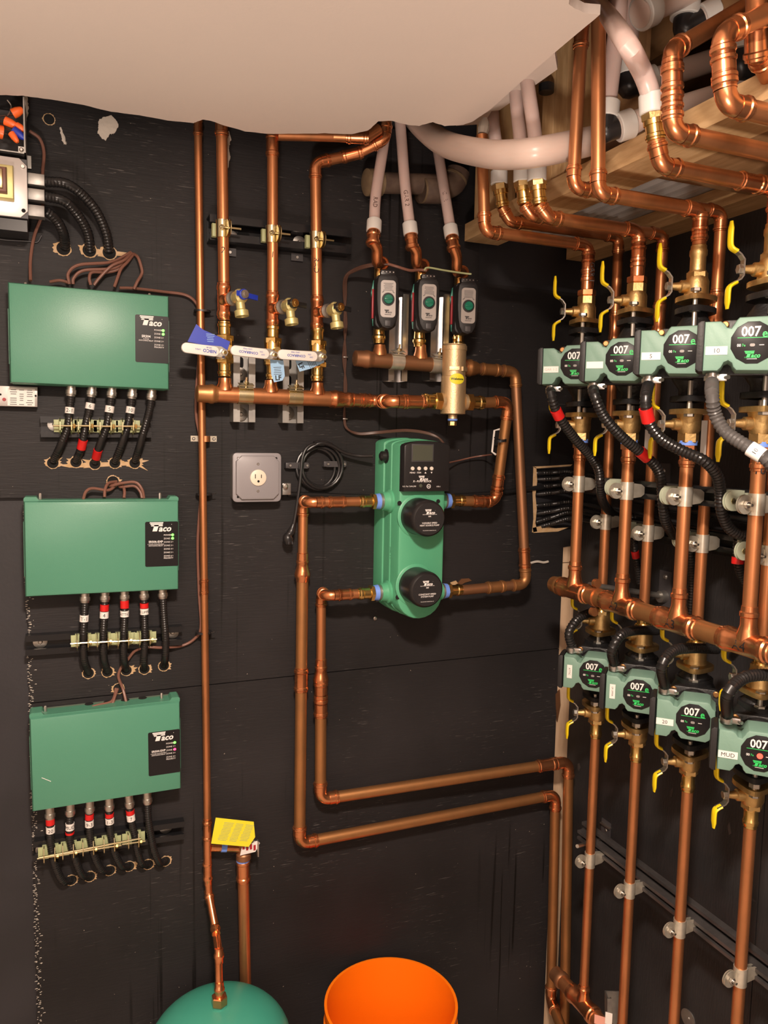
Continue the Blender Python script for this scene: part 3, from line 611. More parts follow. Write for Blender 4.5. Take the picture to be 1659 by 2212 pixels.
wire('long brown wire tied along the thin left copper riser', [(258, 622, .02), (290, 623, .018), (350, 630, .012), (400, 637, .012), (424, 655, .014), (429, 680, .018), (430, 760, .012), (424, 845, .010), (424, 900, .012), (432, 950, .018), (435, 1050, .014), (430, 1120, .012), (427, 1180, .012), (430, 1280, .012), (434, 1355, .018), (420, 1380, .010), (392, 1395, .008), (350, 1399, .022), (318, 1398, .024), (292, 1406, .012), (276, 1425, .008), (262, 1442, .008), (256, 1462, .008), (266, 1490, .010), (275, 1527, .03)], n=7)
wire('brown wire looping left from the hole above the middle relay box', [(250, 1041, .0), (246, 1052, .012), (232, 1059, .02), (200, 1055, .026), (186, 1062, .03), (180, 1078, .03)])
wire('brown wire arching over the middle relay box to the right', [(246, 1044, .0), (240, 1050, .012), (262, 1044, .02), (292, 1042, .026), (306, 1056, .03), (311, 1076, .03)])
wire('inner brown wire arching over the middle relay box', [(256, 1046, .0), (262, 1052, .012), (290, 1050, .02), (303, 1062, .026), (307, 1076, .03)])
wire('short brown wire dropping from the hole to the middle relay box', [(252, 1040, .0), (234, 1044, .014), (227, 1058, .024), (226, 1074, .03)])
wire('small brown wire behind the arch on the middle relay box', [(258, 1042, .0), (266, 1050, .012), (269, 1062, .022), (268, 1076, .03)])
wire('brown wire from the lower hole bending left onto the lowest relay box', [(250, 1487, .0), (247, 1505, .012), (238, 1517, .022), (212, 1523, .028), (200, 1527, .03), (194, 1533, .028)])
wire('brown wire from the lower hole straight onto the lowest relay box', [(254, 1488, .0), (248, 1505, .014), (243, 1520, .024), (236, 1530, .028)])
wire('thin grey wire across the wall beneath the transformer box', [(-5, 516, .004), (20, 519, .004), (60, 521, .004), (80, 523, .004), (90, 508, .01)], .0013, 'dark_grey')
for k, (x, y, d) in enumerate(((437, 673, .018), (441, 1068, .014), (440, 1366, .016))):
    c = B(x, y, d); T = thing('cable_tie', 'black cable tie round the thin left riser, %s of three' % ['topmost', 'middle', 'lowest'][k], 'cable tie', c)
    part(T, 'band', MB().prism(rrect(.034, .030, .012), c+V((0, 0, -.0015)), X_, Y_, 0, .004), 'black_plastic')
    part(T, 'tail', MB().sweep([c+V((.014, -.012, .001)), c+V((.022, -.016, .003))], .0012, 6), 'black_plastic')
# ================================================================== BACK WALL COPPER
DF = V((0, -1, 0))
def marktext(par, t, p_ax, up, r, h, m='ink', rotate=False, shear=.1):
    """marker writing wrapped round a pipe whose axis passes p_ax along up; letters stacked up the pipe if rotate"""
    out = CPOS-p_ax; up = up.normalized(); out = (out-up*out.dot(up)).normalized(); ex = up.cross(out)
    if rotate: mb = MB().text(t, p_ax, -up, ex, h, wrap=('x', r), shear=shear)
    else: mb = MB().text(t, p_ax, ex, up, h, wrap=('y', r), shear=shear)
    return part(par, 'marker_writing', mb, m)
# --- thin riser from the ceiling to the expansion tank
r34 = .0080
T = run('copper_riser', 'thin leftmost copper riser from ceiling down to the green tank', [B(428, 268, .024)+V((-.001, 0, .07)), B(448, 1768, .026)], r34, coups=((0, .05), (0, .662)))
p1 = B(448, 1768, .026); p2 = B(452, 1925, .03); p3 = B(470, 2010, .10); p4 = B(474, 2168, .17)
part(T, 'tee_body', MB().sweep([p1, B(449, 1900, .028)], r34*1.15, 16), 'copper_fit')
for a in (1772, 1805, 1862): part(T, 'bead', MB().lathe(B(448, a, .026), V((0, 0, -1)), [(0, r34*1.1), (.003, r34*1.35), (.007, r34*1.35), (.010, r34*1.1)], 16), 'copper_fit')
run('copper_riser', '', [p1, B(450, 1900, .028), B(451, 1930, .03), B(467, 2015, .085), B(472, 2055, .14), B(474, 2160, .17)], r34, par=T, skip=(1, 2, 3, 4), m='copper_fit')
for a, b, d_, nx in ((449, 1895, .028, (451, 1930, .03)), (452, 1935, .031, (460, 1975, .06)), (465, 2005, .08, (472, 2055, .14)), (473, 2062, .145, (474, 2160, .17)), (474, 2135, .165, (474, 2160, .17))):
    c = B(a, b, d_); part(T, 'bead', MB().lathe(c, B(*nx)-c, [(-.012, r34*1.12), (-.004, r34*1.14), (0, r34*1.36), (.004, r34*1.36), (.008, r34*1.14), (.016, r34*1.12)], 16), 'copper_fit')
part(T, 'hex_adapter', hexa(MB(), B(474, 2150, .168), V((0, 0, -1)), .0165, .020), 'copper_fit')
# pipe strap on the riser
c = B(443, 948, .018); T2 = thing('pipe_strap', 'copper two-hole strap pinning the thin riser below the header', 'pipe strap', c)
part(T2, 'band', MB().box(c+V((0, .018, 0)), X_, Z_, .054, .012, .0015), 'clamp_clear'); part(T2, 'arch', MB().lathe(c-V((0, .006, .006)), Z_, [(0, r34*1.05), (0, r34*1.22), (.012, r34*1.22), (.012, r34*1.05)], 16), 'copper')
for s_ in (-1, 1): part(T2, 'screw', MB().lathe(c+V((s_*.021, .0155, 0)), DF, [(0, .0035), (.0015, .002)], 8), 'zinc')
# --- relief valve branch with yellow tag
TR_ = B(450, 1830, .028); T = thing('relief_valve', 'small relief valve branch carrying a yellow instruction tag', 'valve', B(525, 1860, .03))
q0, q1 = B(456, 1831, .028), B(528, 1833, .034)
part(T, 'nipple', cyl(q0, q1, .0085), 'copper_fit'); part(T, 'blue_tape', MB().lathe(B(478, 1831, .03), q1-q0, [(0, .0095), (.012, .0095)], 14), 'blue_tape')
part(T, 'valve_body', MB().lathe(B(526, 1812, .034), V((0, 0, -1)), [(0, .009), (.004, .012), (.030, .013), (.034, .0165), (.046, .0165), (.048, .012)], 16), 'copper_dull')
part(T, 'lever', MB().box(B(556, 1830, .05), X_, Z_, .003, .036, .010, .001), 'zinc'); part(T, 'lever_arm', cyl(B(532, 1815, .045), B(556, 1818, .048), .002, 8), 'zinc')
part(T, 'paper_label', MB().prism([(-.020, -.014), (.014, -.012), (.024, .006), (.020, .013), (-.016, .004)], B(538, 1831, .052), X_, Z_, 0, .0006), 'white')
mbt = MB()
for i in range(4): mbt.box(B(526+i*8, 1829+(i % 2)*2, .0535), X_, Z_, .005, .012, .0003)
part(T, 'red_print', mbt, 'valve_red')
tg = [B(x, y, .062) for x, y in ((466, 1766), (548, 1775), (551, 1808), (537, 1829), (456, 1822))]
oc = sum(tg, V())/5; ex = (tg[1]-tg[0]).normalized(); ez = V((0, 0, 1)); ez = (ez-ex*ez.dot(ex)).normalized()
tgm = thing('instruction_tag', 'yellow printed tag hanging over the small relief valve', 'tag', oc); rel = [((p-oc).dot(ex), (p-oc).dot(ez)) for p in tg]
pp = part(tgm, 'sheet', MB().prism(rel, oc, ex, ez, 0, .0006), 'yellow_tag'); mbt = MB()
for i in range(13):
    for x0, x1 in ((-.036, -.014), (-.010, .008), (.012, .032)):
        if i < 12 or x0 < 0: mbt.box(oc+ex*((x0+x1)/2+.001-i*.0004)+ez*(.021-i*.0032)+DF*.0008, ex, ez, (x1-x0)*random.uniform(.8, 1), .0009, .0002)
part(pp, 'small_print', mbt, 'cushion')
T = run('discharge_pipe', 'copper drain pipe from the relief valve down behind the tank', [B(525, 1862, .032), B(532, 2205, .032)], .0128, coups=((0, .05),))
part(T, 'blue_tape', MB().lathe(B(525, 1848, .032), V((0, 0, -1)), [(0, .0155), (.014, .0150)], 16), 'blue_tape')
# --- three risers down to header one
r1 = .0112; DH = .068
hz = lambda x: B(x, 850+(x-430)*.0425, DH)
risers = [('left of the three wide risers, marked 2, with a blue drain handle', 477, 488, 262), ('middle of the three wide risers above the left header', 588, 585, 292), ('right of the three wide risers, topped by a bent offset, marked RAD', 681, 686, 375)]
bvx = [(485, 752), (589, 757), (686, 762)]
for k, (lab, xt, xb, yt) in enumerate(risers):
    pb = hz(xb+ (0 if k else 0)); pt = B(xt, yt, DH); x_, y_ = bvx[k]
    vtop = B(x_, y_-60, DH)
    if k < 2:
        T = run('copper_riser', lab, [pt+V((0, 0, .10)), vtop], r1); coupling(T, B(xt+(.5 if k else 2), yt+(22 if k else 8), DH), Z_, r1, L=.045)
    else:
        T = run('copper_riser', lab, [B(836, 225, .115), B(832, 300, .112), B(775, 330, .085), B(745, 338, .075), B(681, 352, DH), vtop], r1, skip=(2, 3), coups=((2, .5),))
    # tee with drain cock
    ty = (650, 668, 676)[k]; tp = B(xt+(x_-xt)*((ty-yt)/(y_-yt)), ty, DH); tee_dir = V((.30, -.95, 0)).normalized()
    tee(T, tp, Z_, tee_dir, r1, r1*.9, L=.036)
    mk = (542, 552, 575)[k]; fx = xt+(x_-xt)*((mk-yt)/(y_-yt))
    if k == 2: marktext(T, 'RAD', B(fx, mk, DH), Z_, r1*1.01, .011, rotate=True)
    else: marktext(T, '21'[k], B(fx, mk, DH), Z_, r1*1.01, .012)
    # drain cock
    D_ = thing('drain_cock', 'brass drain cock with %s handle on the %s riser' % (('blue', 'left'), ('black', 'middle'), ('black', 'right'))[k] if False else ('brass drain cock with blue handle on the left riser', 'brass drain cock with black handle on the middle riser', 'brass drain cock with black handle on the right riser')[k], 'valve', tp)
    a = tp+tee_dir*.034; part(D_, 'shank', MB().lathe(a, tee_dir, [(0, .0125), (.003, .0145), (.006, .0125), (.009, .0145), (.012, .0125), (.016, .0125)], 18), 'galv')
    b = a+tee_dir*.016; part(D_, 'body', MB().lathe(b, tee_dir, [(0, .011), (.004, .013), (.022, .013), (.026, .009)], 16), 'brass_pale')
    sp = b+tee_dir*.012; part(D_, 'spout', MB().lathe(sp-Z_*.008+tee_dir*.003, V((.12, -.10, -1)), [(0, .0085), (.016, .0085), (.019, .0135), (.030, .0135), (.030, .0105), (.022, .0095)], 18, cap=False), 'brass_pale')
    part(D_, 'cap_dome', MB().lathe(sp+Z_*.006, Z_, [(0, .0095), (.006, .0085), (.009, .004)], 14), 'brass_pale')
    hd = b+tee_dir*.026+Z_*.003; he = V((.80, .45, -.04)).normalized() if k == 0 else V((.85, .5, -.0)).normalized()
    hm = 'blue_tag' if k == 0 else 'black_plastic'
    part(D_, 'handle', MB().box(hd+he*.010, he, Z_.cross(he).cross(he)*-1 if False else (Z_-he*Z_.z*he.z).normalized(), .052, .010, .004, .001), hm)
    part(D_, 'hub', MB().lathe(hd-tee_dir*.002, tee_dir, [(0, .010), (.008, .010), (.009, .008)], 16), hm); part(D_, 'nut_cover', MB().lathe(hd+tee_dir*.0065, tee_dir, [(0, .0085), (.003, .008), (.0032, .004), (.005, .003)], 16), 'zinc' if k == 0 else 'brass')
    # ball valve in brass
    Vv = thing('ball_valve', ('brass ball valve on the left riser above the header', 'brass ball valve on the middle riser above the header', 'brass ball valve on the right riser above the header')[k], 'valve', B(x_, y_+60, DH))
    yb = (820, 828, 832)[k]; bot = B(xb, yb-6, DH); cz = B(x_, y_+3, DH)
    part(Vv, 'body', MB().lathe(cz, Z_, [(-.030, .0135), (-.026, .0155), (-.018, .0172), (.018, .0172), (.026, .0155), (.030, .0135)], 20), 'brass')
    hexa(h_ := MB(), cz+Z_*.016, Z_, .0188, .012); hexa(h_, cz-Z_*.028, Z_, .0188, .012); part(Vv, 'hex_collar', h_, 'brass')
    for s_ in (1, -1):
        m_ = MB(); L_ = (vtop.z-cz.z-.030) if s_ > 0 else (cz.z-.030-bot.z); sleeve(m_, cz+Z_*(s_*.028), Z_*s_, r1, max(L_, .026)); part(Vv, 'press_end', m_, 'brass')
    part(Vv, 'stem', cyl(cz+V((0, -.018, 0)), cz+V((.0, -.040, 0)), .0065), 'brass')
    # lever
    ends = [((394, 750), (490, 763)), ((500, 756), (598, 768)), ((602, 765), (703, 772))][k]
    lp0, lp1 = B(*ends[0], .126), B(*ends[1], .118); le = (lp1-lp0).normalized(); up = (Z_-le*Z_.dot(le)).normalized(); L_ = (lp1-lp0).length
    nn = le.cross(up); Hd = thing('valve_lever', ('white lever handle pointing left past the thin riser', 'white lever handle between the left and middle risers', 'white lever handle between the middle and right risers')[k], 'lever', cz)
    part(Hd, 'arm', MB().prism([(0, -.004), (.02, -.009), (L_-.012, -.0095), (L_, -.004), (L_, .006), (L_-.012, .0115), (.02, .009), (0, .004)], lp0-nn*.001, le, up, 0, .002), 'zinc')
    gr = part(Hd, 'grip', MB().prism([(x+ (L_*.40), y) for x, y in rrect(L_*.84, .0195, .0095, 5)], lp0-nn*.003, le, up, 0, .006, .0015), 'white')
    part(Hd, 'nut', hexa(MB(), lp0+le*(L_-.006)+nn*.001, nn, .0075, .006), 'zinc'); part(Hd, 'stem_tip', cyl(lp0+le*(L_-.006), lp0+le*(L_-.006)+nn*.011, .0035, 10), 'brass')
    mt = MB(); q = lp0+nn*.0034; wd = 'NIBCO' if k == 0 else 'CONBRACO'
    f = .60 if k == 0 else .36
    mt.text(wd, q+le*(L_*f)-up*.001, -le, -up, .0060 if k == 0 else .0048, bold=.02); mt.text('LEAD FREE' if k else '585-80', q+le*(L_*(f-.02))+up*.0055, -le, -up, .0028)
    mt.text('ON', q+le*(L_*.64)+up*.003, -le, -up, .003) if k else None; mt.text('OFF', q+le*(L_*.68)-up*.002, -le, -up, .003) if k else mt.text('OPEN', q+le*(L_*.34), -le, -up, .003)
    part(gr, 'lettering', mt, 'ink_blue')
# blue tags
def tag_(label, px, d, m, txt=None, th=.012, tp=None, tilt=0):
    ps = [B(x, y, d) for x, y in px]; oc = sum(ps, V())/len(ps); rel = [((p-oc).dot(X_), (p-oc).dot(Z_)) for p in ps]
    T = thing('paper_tag', label, 'tag', oc); s = part(T, 'sheet', MB().prism(rel, oc, X_, Z_, 0, .0008), m)
    mb = MB()
    ca, sa = math.cos(tilt), math.sin(tilt); ex, ez = X_*ca+Z_*sa, Z_*ca-X_*sa
    if txt: part(s, 'lettering', MB().text(txt, B(*tp, d+.001), ex, ez, th, bold=.03), 'ink')
    for i in range(5): mb.box(oc+ez*(.010-i*.0035)+DF*.001+ex*(.0), ex, ez, .018*random.uniform(.6, 1), .0009, .0002)
    part(s, 'small_print', mb, 'dark_grey' if txt else 'light_blue_tag'); return T
tag_('dark blue tag stuck up behind the leftmost white lever', [(424, 700), (438, 712), (497, 738), (490, 760), (470, 752), (405, 738)], .116, 'blue_tag')
tag_('dark blue tag end poking below the leftmost white lever', [(458, 766), (486, 770), (486, 772), (482, 773), (470, 767)], .110, 'blue_tag')
tag_('light blue LF tag hanging straight under the middle valve', [(583, 776), (612, 779), (615, 812), (610, 822), (592, 826), (586, 810)], .100, 'light_blue_tag', 'LF', .0095, (601, 816), math.radians(5))
tag_('light blue LF tag tilted under the right valve', [(638, 779), (700, 776), (700, 783), (672, 796), (647, 803)], .100, 'light_blue_tag', 'LF', .0095, (651, 790), math.radians(-65))
run('ceiling_pipe', 'thin copper pipe skirting just behind the torn ceiling edge', [B(600, 291, .085), B(720, 294, .10), B(790, 297, .125), B(818, 278, .125)], .0111, skip=(1, 2), coups=((1, .75),))
# --- header one
T = thing('copper_header', 'left copper header with capped end below the three ball valves', 'pipe header', hz(560))
rh = .0165; h0, h1 = hz(424), hz(735); hd_ = (h1-h0).normalized()
part(T, 'pipe', cyl(h0+hd_*.02, h1, rh, 24), 'copper'); part(T, 'end_cap', MB().lathe(h0, hd_, [(0, rh*.8), (.002, rh*1.02), (.024, rh*1.09), (.028, rh*1.19), (.033, rh*1.19), (.036, rh*1.08), (.042, rh*1.04)], 24), 'copper_old')
for xb, yt in ((486, 820), (585, 828), (686, 832)):
    c = hz(xb); part(T, 'tee_outlet', MB().lathe(c, Z_, [(.008, r1*1.6), (.017, r1*1.45), (.023, r1*1.2), (.033, r1*1.12), ((B(xb, yt, DH)-c).z, r1*1.05)], 18), 'copper_fit')
mb = MB(); mb.lathe(hz(712), hd_, [(0, rh*1.08), (.006, rh*1.1), (.010, rh*1.2), (.014, rh*1.2), (.017, rh*1.1), (.026, rh*1.08), (.034, .0150), (.040, .0165), (.046, .0165), (.050, .0142), (.062, .0140)], 20); part(T, 'reducer', mb, 'copper_fit')
sp = [hz(762), hz(800), hz(832)]
part(T, 'pipe', cyl(hz(755), hz(815), .0126), 'copper_fit')
for x in (770, 790): coupling(T, hz(x), hd_, .0126, L=.024)
e0 = hz(822); e1_ = e0+V((.010, -.052, -.004))
T3 = run('header_offset', 'short copper offset joining the left header to the air separator', [hz(800), e0, B(838, 867, .122), B(930, 869, .122)], .0128, m='copper_fit', coups=((2, .62),))
# --- air separator
sx = B(980, 820, .122); Sx = lambda y: B(980, y, .122).z
T = thing('air_separator', 'sand-cast brass air separator with a yellow oval sticker', 'air separator', V((sx.x, sx.y, Sx(920))))
ax = V((sx.x, sx.y, 0)); zz = lambda y: ax+Z_*Sx(y)
part(T, 'body', MB().lathe(zz(895), Z_, [(0, .021), (.001, .0275), (Sx(812)-Sx(895)-.002, .0275), (Sx(812)-Sx(895), .0245)], 28), 'brass_sand')
part(T, 'upper_body', MB().lathe(zz(815), Z_, [(0, .0245), (.001, .0255), (Sx(757)-Sx(815), .0262)], 28), 'brass_sand')
hx = MB()
for a in range(3):
    an = math.radians(-115+a*62); u = V((math.cos(an), math.sin(an), 0)); hx.box(zz(798)+u*.0225, V((-u.y, u.x, 0)), Z_, .022, .009, .005, .0005) if V((-u.y, u.x, 0)).cross(Z_).dot(u) > 0 else hx.box(zz(798)+u*.0225, V((u.y, -u.x, 0)), Z_, .022, .009, .005, .0005)
part(T, 'wrench_flat', hx, 'brass_sand')
part(T, 'lid', MB().lathe(zz(757), Z_, [(0, .0275), (.009, .0275), (.010, .0265)], 28), 'brass_sand'); part(T, 'lid', MB().lathe(zz(747), Z_, [(0, .0262), (.003, .025)], 28), 'brass_sand')
vt = zz(747)+V((-.003, -.006, 0)); part(T, 'vent', MB().lathe(vt, Z_, [(0, .004), (.006, .003), (.008, .003), (.011, .0045), (.013, .003), (.014, .0058), (.019, .0058)], 12), 'brass')
part(T, 'drain_plug', MB().lathe(zz(896), -Z_, [(0, .010), (.009, .010)], 20), 'brass_sand'); part(T, 'blue_tape', MB().lathe(zz(905), -Z_, [(0, .0112), (.004, .0105)], 18), 'blue_tape'); part(T, 'plug_head', hexa(MB(), zz(910), -Z_, .009, .010), 'brass_cast')
zp = zz(868)
for s_ in (-1, 1):
    part(T, 'union_nut', MB().lathe(zp+X_*(s_*.024), X_*s_, [(0, .0185), (.008, .0185)], 20), 'brass_sand'); part(T, 'union_hex', hexa(MB(), zp+X_*(s_*.031), X_*s_, .0205, .016), 'brass')
    m_ = MB(); sleeve(m_, zp+X_*(s_*.046), X_*s_, .0128, .030); part(T, 'press_end', m_, 'brass')
stk = zz(820); od = (CPOS-stk); od.z = 0; od.normalize(); exx = Z_.cross(od); ang0 = .30; od2 = (od*math.cos(ang0)+exx*math.sin(ang0)).normalized(); ex2 = Z_.cross(od2)
mb = MB(); n_ = 24; vs = [stk+(ex2*math.sin(.0175*math.cos(a)/.028)+od2*math.cos(.0175*math.cos(a)/.028))*.0279+Z_*(.0115*math.sin(a)) for a in [2*math.pi*i/n_ for i in range(n_)]]
mb.add(vs, []); mb.f = [(i, i+1, n_-2-i, n_-1-i) for i in range(0, n_//2-1)]
st = part(T, 'sticker', mb, 'yellow_tag'); part(st, 'lettering', MB().text('Webstone', stk, ex2, Z_, .0048, wrap=('y', .0283), bold=.03, shear=.1), 'ink')
# --- separator outlet down to the pump block
run('copper_pipe', 'inner copper pipe from separator outlet down to pump block top port', [zp+X_*.070, B(1094, 868, .115), B(1105, 900, .112), B(1073, 1060, .085), B(1064, 1082, .085), B(985, 1083, .085)], r1, m='copper_old', skip=(2, 3), par=None) if False else None
T = run('copper_pipe', 'inner copper pipe from separator outlet down to pump block top port', [zp+X_*.070, B(1099, 868, .118), B(1070, 1084, .085), B(985, 1082, .085)], .0122, m='copper_old', coups=((1, .83), (2, .35)))
# --- header two
h2 = lambda x: B(x, 775+(x-780)*.085, DH)
g0, g1 = h2(765), h2(1010); gd = (g1-g0).normalized()
T = thing('copper_header', 'right copper header with capped end below the three zone valves', 'pipe header', g0)
part(T, 'pipe', cyl(g0+gd*.02, g1, rh, 24), 'copper_dull'); part(T, 'end_cap', MB().lathe(g0, gd, [(0, rh*.8), (.002, rh*1.02), (.022, rh*1.09), (.027, rh*1.19), (.032, rh*1.19), (.036, rh*1.08), (.042, rh*1.04)], 24), 'copper_dull')
ZV = [(820, 583, 'left'), (908, 590, 'middle'), (993, 597, 'right')]
for x, _, _2 in ZV:
    c = h2(x); tl = B(x, 745, DH).z-c.z; part(T, 'tee_outlet', MB().lathe(c, Z_, [(.010, r1*1.45), (.020, r1*1.35), (.027, r1*1.15), (max(tl, .03), r1*1.04)], 18), 'copper')
part(T, 'reducer', MB().lathe(h2(1004), gd, [(0, rh*1.08), (.005, rh*1.1), (.009, rh*1.22), (.014, rh*1.22), (.018, rh*1.08), (.028, rh*.95), (.034, r1*1.15)], 20), 'copper_old')
T = run('copper_pipe', 'outer copper pipe from right header down to pump block bottom port', [h2(1012), h2(1113), B(1136, 1262, .085), B(985, 1276, .085)], .0120, m='copper_dull', coups=((0, .45), (2, .45)), fit='copper_old')
coupling(T, B(1133, 1205, .082), B(1113, 830, DH)-B(1136, 1262, .085), .0120)
# --- zone valves
for x, yt, nm in ZV:
    zc = B(x+18, 640, DH); Zl = lambda y, xx=x: B(xx, y, DH).z
    T = thing('zone_valve', '%s of three black zone valves above the right header' % nm, 'zone valve', B(x, 745, DH))
    cx = B(x, 640, DH); base = V((cx.x, cx.y, 0)); dy = (x-820)*.085
    part(T, 'valve_body', MB().lathe(base+Z_*Zl(742+dy), Z_, [(0, r1*1.05), (.006, r1*1.1), (.010, r1*1.35), (.015, r1*1.35), (.018, r1*1.12), (.036, r1*1.0), (.044, r1*1.25), (.060, r1*1.25), (.064, r1)], 18), 'brass')
    part(T, 'valve_body', cyl(base+Z_*Zl(700+dy), base+Z_*Zl(583+dy), .0125), 'brass')
    f = V((-.20, -.98, 0)).normalized(); ex = Z_.cross(f)*-1; ex = f.cross(Z_)*-1; ex = Z_.cross(f); k_ = B(x+18, 648+dy, .125)
    part(T, 'green_plate', MB().prism([(-.019, -.048), (.019, -.048), (.022, -.02), (.020, .0), (.024, .022), (.019, .048), (-.019, .048), (-.024, .022), (-.020, 0), (-.022, -.02)], k_-f*.052-ex*.004, ex, Z_, 0, .006, .001), 'green_tank')
    part(T, 'red_gasket', MB().box(k_-f*.050-ex*.0245-Z_*.002, ex, Z_, .004, .062, .008, .001), 'valve_red')
    part(T, 'head_back', MB().prism(rrect(.046, .112, .012), k_-f*.050, ex, Z_, 0, .028, .003), 'black_matte')
    sh = [(-.019, -.044), (-.012, -.056), (0, -.060), (.012, -.056), (.019, -.044), (.0225, -.026), (.0245, .0), (.0245, .030), (.022, .046), (.016, .053), (-.016, .053), (-.022, .046), (-.0245, .030), (-.0245, 0), (-.0225, -.026)]
    hd = part(T, 'actuator', MB().prism(sh, k_-f*.024, ex, Z_, 0, .026, .006), 'black_matte')
    fp = part(T, 'face_plate', MB().prism(rrect(.032, .076, .0075, 5), k_+f*.002+Z_*.002, ex, Z_, 0, .0008), 'silver_label')
    kb = part(T, 'dial', MB().lathe(k_+f*.0028+Z_*.001, f, [(0, .0135), (.001, .0135), (.0012, .0105)], 24), 'ink'); part(kb, 'knob', MB().lathe(k_+f*.0038+Z_*.001, f, [(0, .0098), (.004, .0096), (.005, .0085)], 20), 'green_knob'); part(kb, 'knob_bar', MB().box(k_+f*.0085+Z_*.001, ex, Z_, .017, .003, .002, .0005), 'green_knob')
    mt = MB(); q = k_+f*.0031; logo(mt, q-Z_*.0235, ex, Z_, .015, r=False)
    for i in range(6): mt.box(q+Z_*(.0335-i*.0028), ex, Z_, .022*random.uniform(.7, 1), .0007, .0002)
    mt.box(q-Z_*.0305, ex, Z_, .014, .0010, .0002)
    for s_ in (-1, 1): mt.box(q+Z_*.016+ex*(s_*.011), (ex+Z_*(.8*-s_)).normalized(), (Z_-ex*(.8*-s_)).normalized(), .005, .0012, .0002)
    part(fp, 'small_print', mt, 'dark_grey'); part(T, 'button', MB().box(k_+f*.001-Z_*.048, ex, Z_, .012, .012, .003, .001), 'dark_grey')
    tb = part(T, 'terminal_block', MB().box(k_-f*.020+Z_*.056, ex, Z_, .030, .012, .016, .001), 'black_plastic'); ms = MB()
    for i in range(4): ms.lathe(k_-f*.004+Z_*.058+ex*(-.011+i*.0075), f, [(0, .0018), (.001, .0012)], 8)
    part(tb, 'terminal_screw', ms, 'chrome'); T_=T
# copper bends above the zone valves and the pex tails
PXT = [('left', 'RAD', [(836, 262, .06), (826, 330, .07), (812, 420, .095), (808, 488, .12)], (808, 488), (816, 555), (820, 585)), ('middle', 'GAR 2', [(864, 262, .08), (868, 310, .08), (875, 400, .10), (886, 494, .12)], (887, 496), (902, 560), (908, 592)), ('right', 'GAR 1', [(936, 275, .02), (945, 320, .04), (958, 400, .08), (974, 500, .12)], (976, 508), (989, 575), (993, 600))]
for nm, wd, pth, cl, e, b in PXT:
    pp = [B(*p) for p in pth]; T = thing('pex_tube', '%s slim translucent tube dropping to the zone valves, marked %s' % (nm, wd), 'tube', pp[-1])
    pz = part(T, 'tube', MB().sweep(spl(pp, 6), 0.0115, 18), 'pex'); i_ = pp[2].lerp(pp[3], .35); marktext(T, wd, i_, pp[2]-pp[3], .0118, .009, m='wire_brown_dark', rotate=True)
    dd = (pp[-1]-pp[-2]).normalized(); part(T, 'expansion_ring', MB().lathe(pp[-1]-dd*.012, dd, [(0, .0148), (.001, .0156), (.024, .0156), (.026, .0148)], 22), 'pex_ring')
    cb = pp[-1]+dd*.016; e0 = B(e[0], e[1], .118); bb = V((B(b[0], b[1], DH).x, -DH, e0.z-.004))
    T2 = thing('copper_bend', 'press copper bend between the %s slim tube and its zone valve' % nm, 'pipe fitting', bb)
    m_ = MB(); m_.lathe(cb-dd*.002, dd, [(0, .0135), (.004, .0145), (.010, .0145), (.012, .0126), (.022, .0126), (.024, .0150), (.029, .0150), (.031, .0126)], 20); part(T2, 'adapter', m_, 'copper_fit')
    part(T2, 'bend', MB().sweep(spl([cb+dd*.02, cb.lerp(e0, .7)+V((0, -.003, 0)), e0+V((.004, .012, -.008)), bb+V((0, -.010, .001)), bb], 6), .0118, 18), 'copper_fit')
    part(T2, 'bead', MB().lathe(bb+V((0, -.014, 0)), Y_, [(-.004, .0125), (-.002, .0155), (.003, .0155), (.005, .0125)], 20), 'copper_fit'); part(T2, 'drop', cyl(bb, bb-Z_*.030, .0112), 'copper_fit')
# --- struts and clamps of the headers
def vstrut(label, a, b, m='galv', w_=.046, washers=()):
    p0, p1 = B(*a, 0), B(*b, 0); p1.x = p0.x; T = strut('strut_channel', label, p0, p1, DF, w_, .041, m)
    for q in washers: washer(T, B(*q, .006), DF, .014, 'zinc')
    n = 4
    for i in range(n): part(T, 'slot', MB().prism(rrect(.012, .024, .006, 4), p0.lerp(p1, (i+.5)/n)+DF*.003, X_, Z_, 0, .0004), 'hole')
    return T
vstrut('left short grey strut behind the left header', (519, 912), (519, 765), washers=((520, 895), (519, 808))); vstrut('right short grey strut behind the left header', (622, 914), (622, 768), washers=((622, 893),))
vstrut('left shiny strut behind the right header', (844, 825), (843, 640), 'chrome'); vstrut('right shiny strut behind the right header', (931, 824), (930, 640), 'chrome')
def hclamp(label, c, ax, r, m='zinc_yellow', wd=.030):
    T = thing('pipe_clamp', label, 'clamp', c-Z_*r)
    part(T, 'band', MB().lathe(c-ax*wd/2, ax, [(0, r*1.02), (0, r*1.10), (wd, r*1.10), (wd, r*1.02)], 22), m)
    u = V((0, -.35, 1)).normalized(); q = c+u*r*1.08
    for s_ in (-1, 1): part(T, 'ear', MB().box(q+DF*.004+u*(s_*.0028)+u*.003, ax, DF.cross(ax).cross(DF) if False else (V((0, -1, -.35)).normalized()), wd, .018, .0018, .0004), m)
    bt = part(T, 'bolt', cyl(q-u*.004+DF*.006, q+u*.020+DF*.006, .0022, 10), 'zinc_yellow'); part(bt, 'nut', hexa(MB(), q+u*.006+DF*.006, u, .0055, .005), 'zinc_yellow'); return T
hclamp('left pipe clamp on the left header', hz(529), hd_, rh); hclamp('right pipe clamp on the left header', hz(636), hd_, rh)
hclamp('left pipe clamp on the right header', h2(856), gd, rh, 'clamp_clear'); hclamp('right pipe clamp on the right header, beside the separator', h2(943), gd, rh, 'clamp_clear')
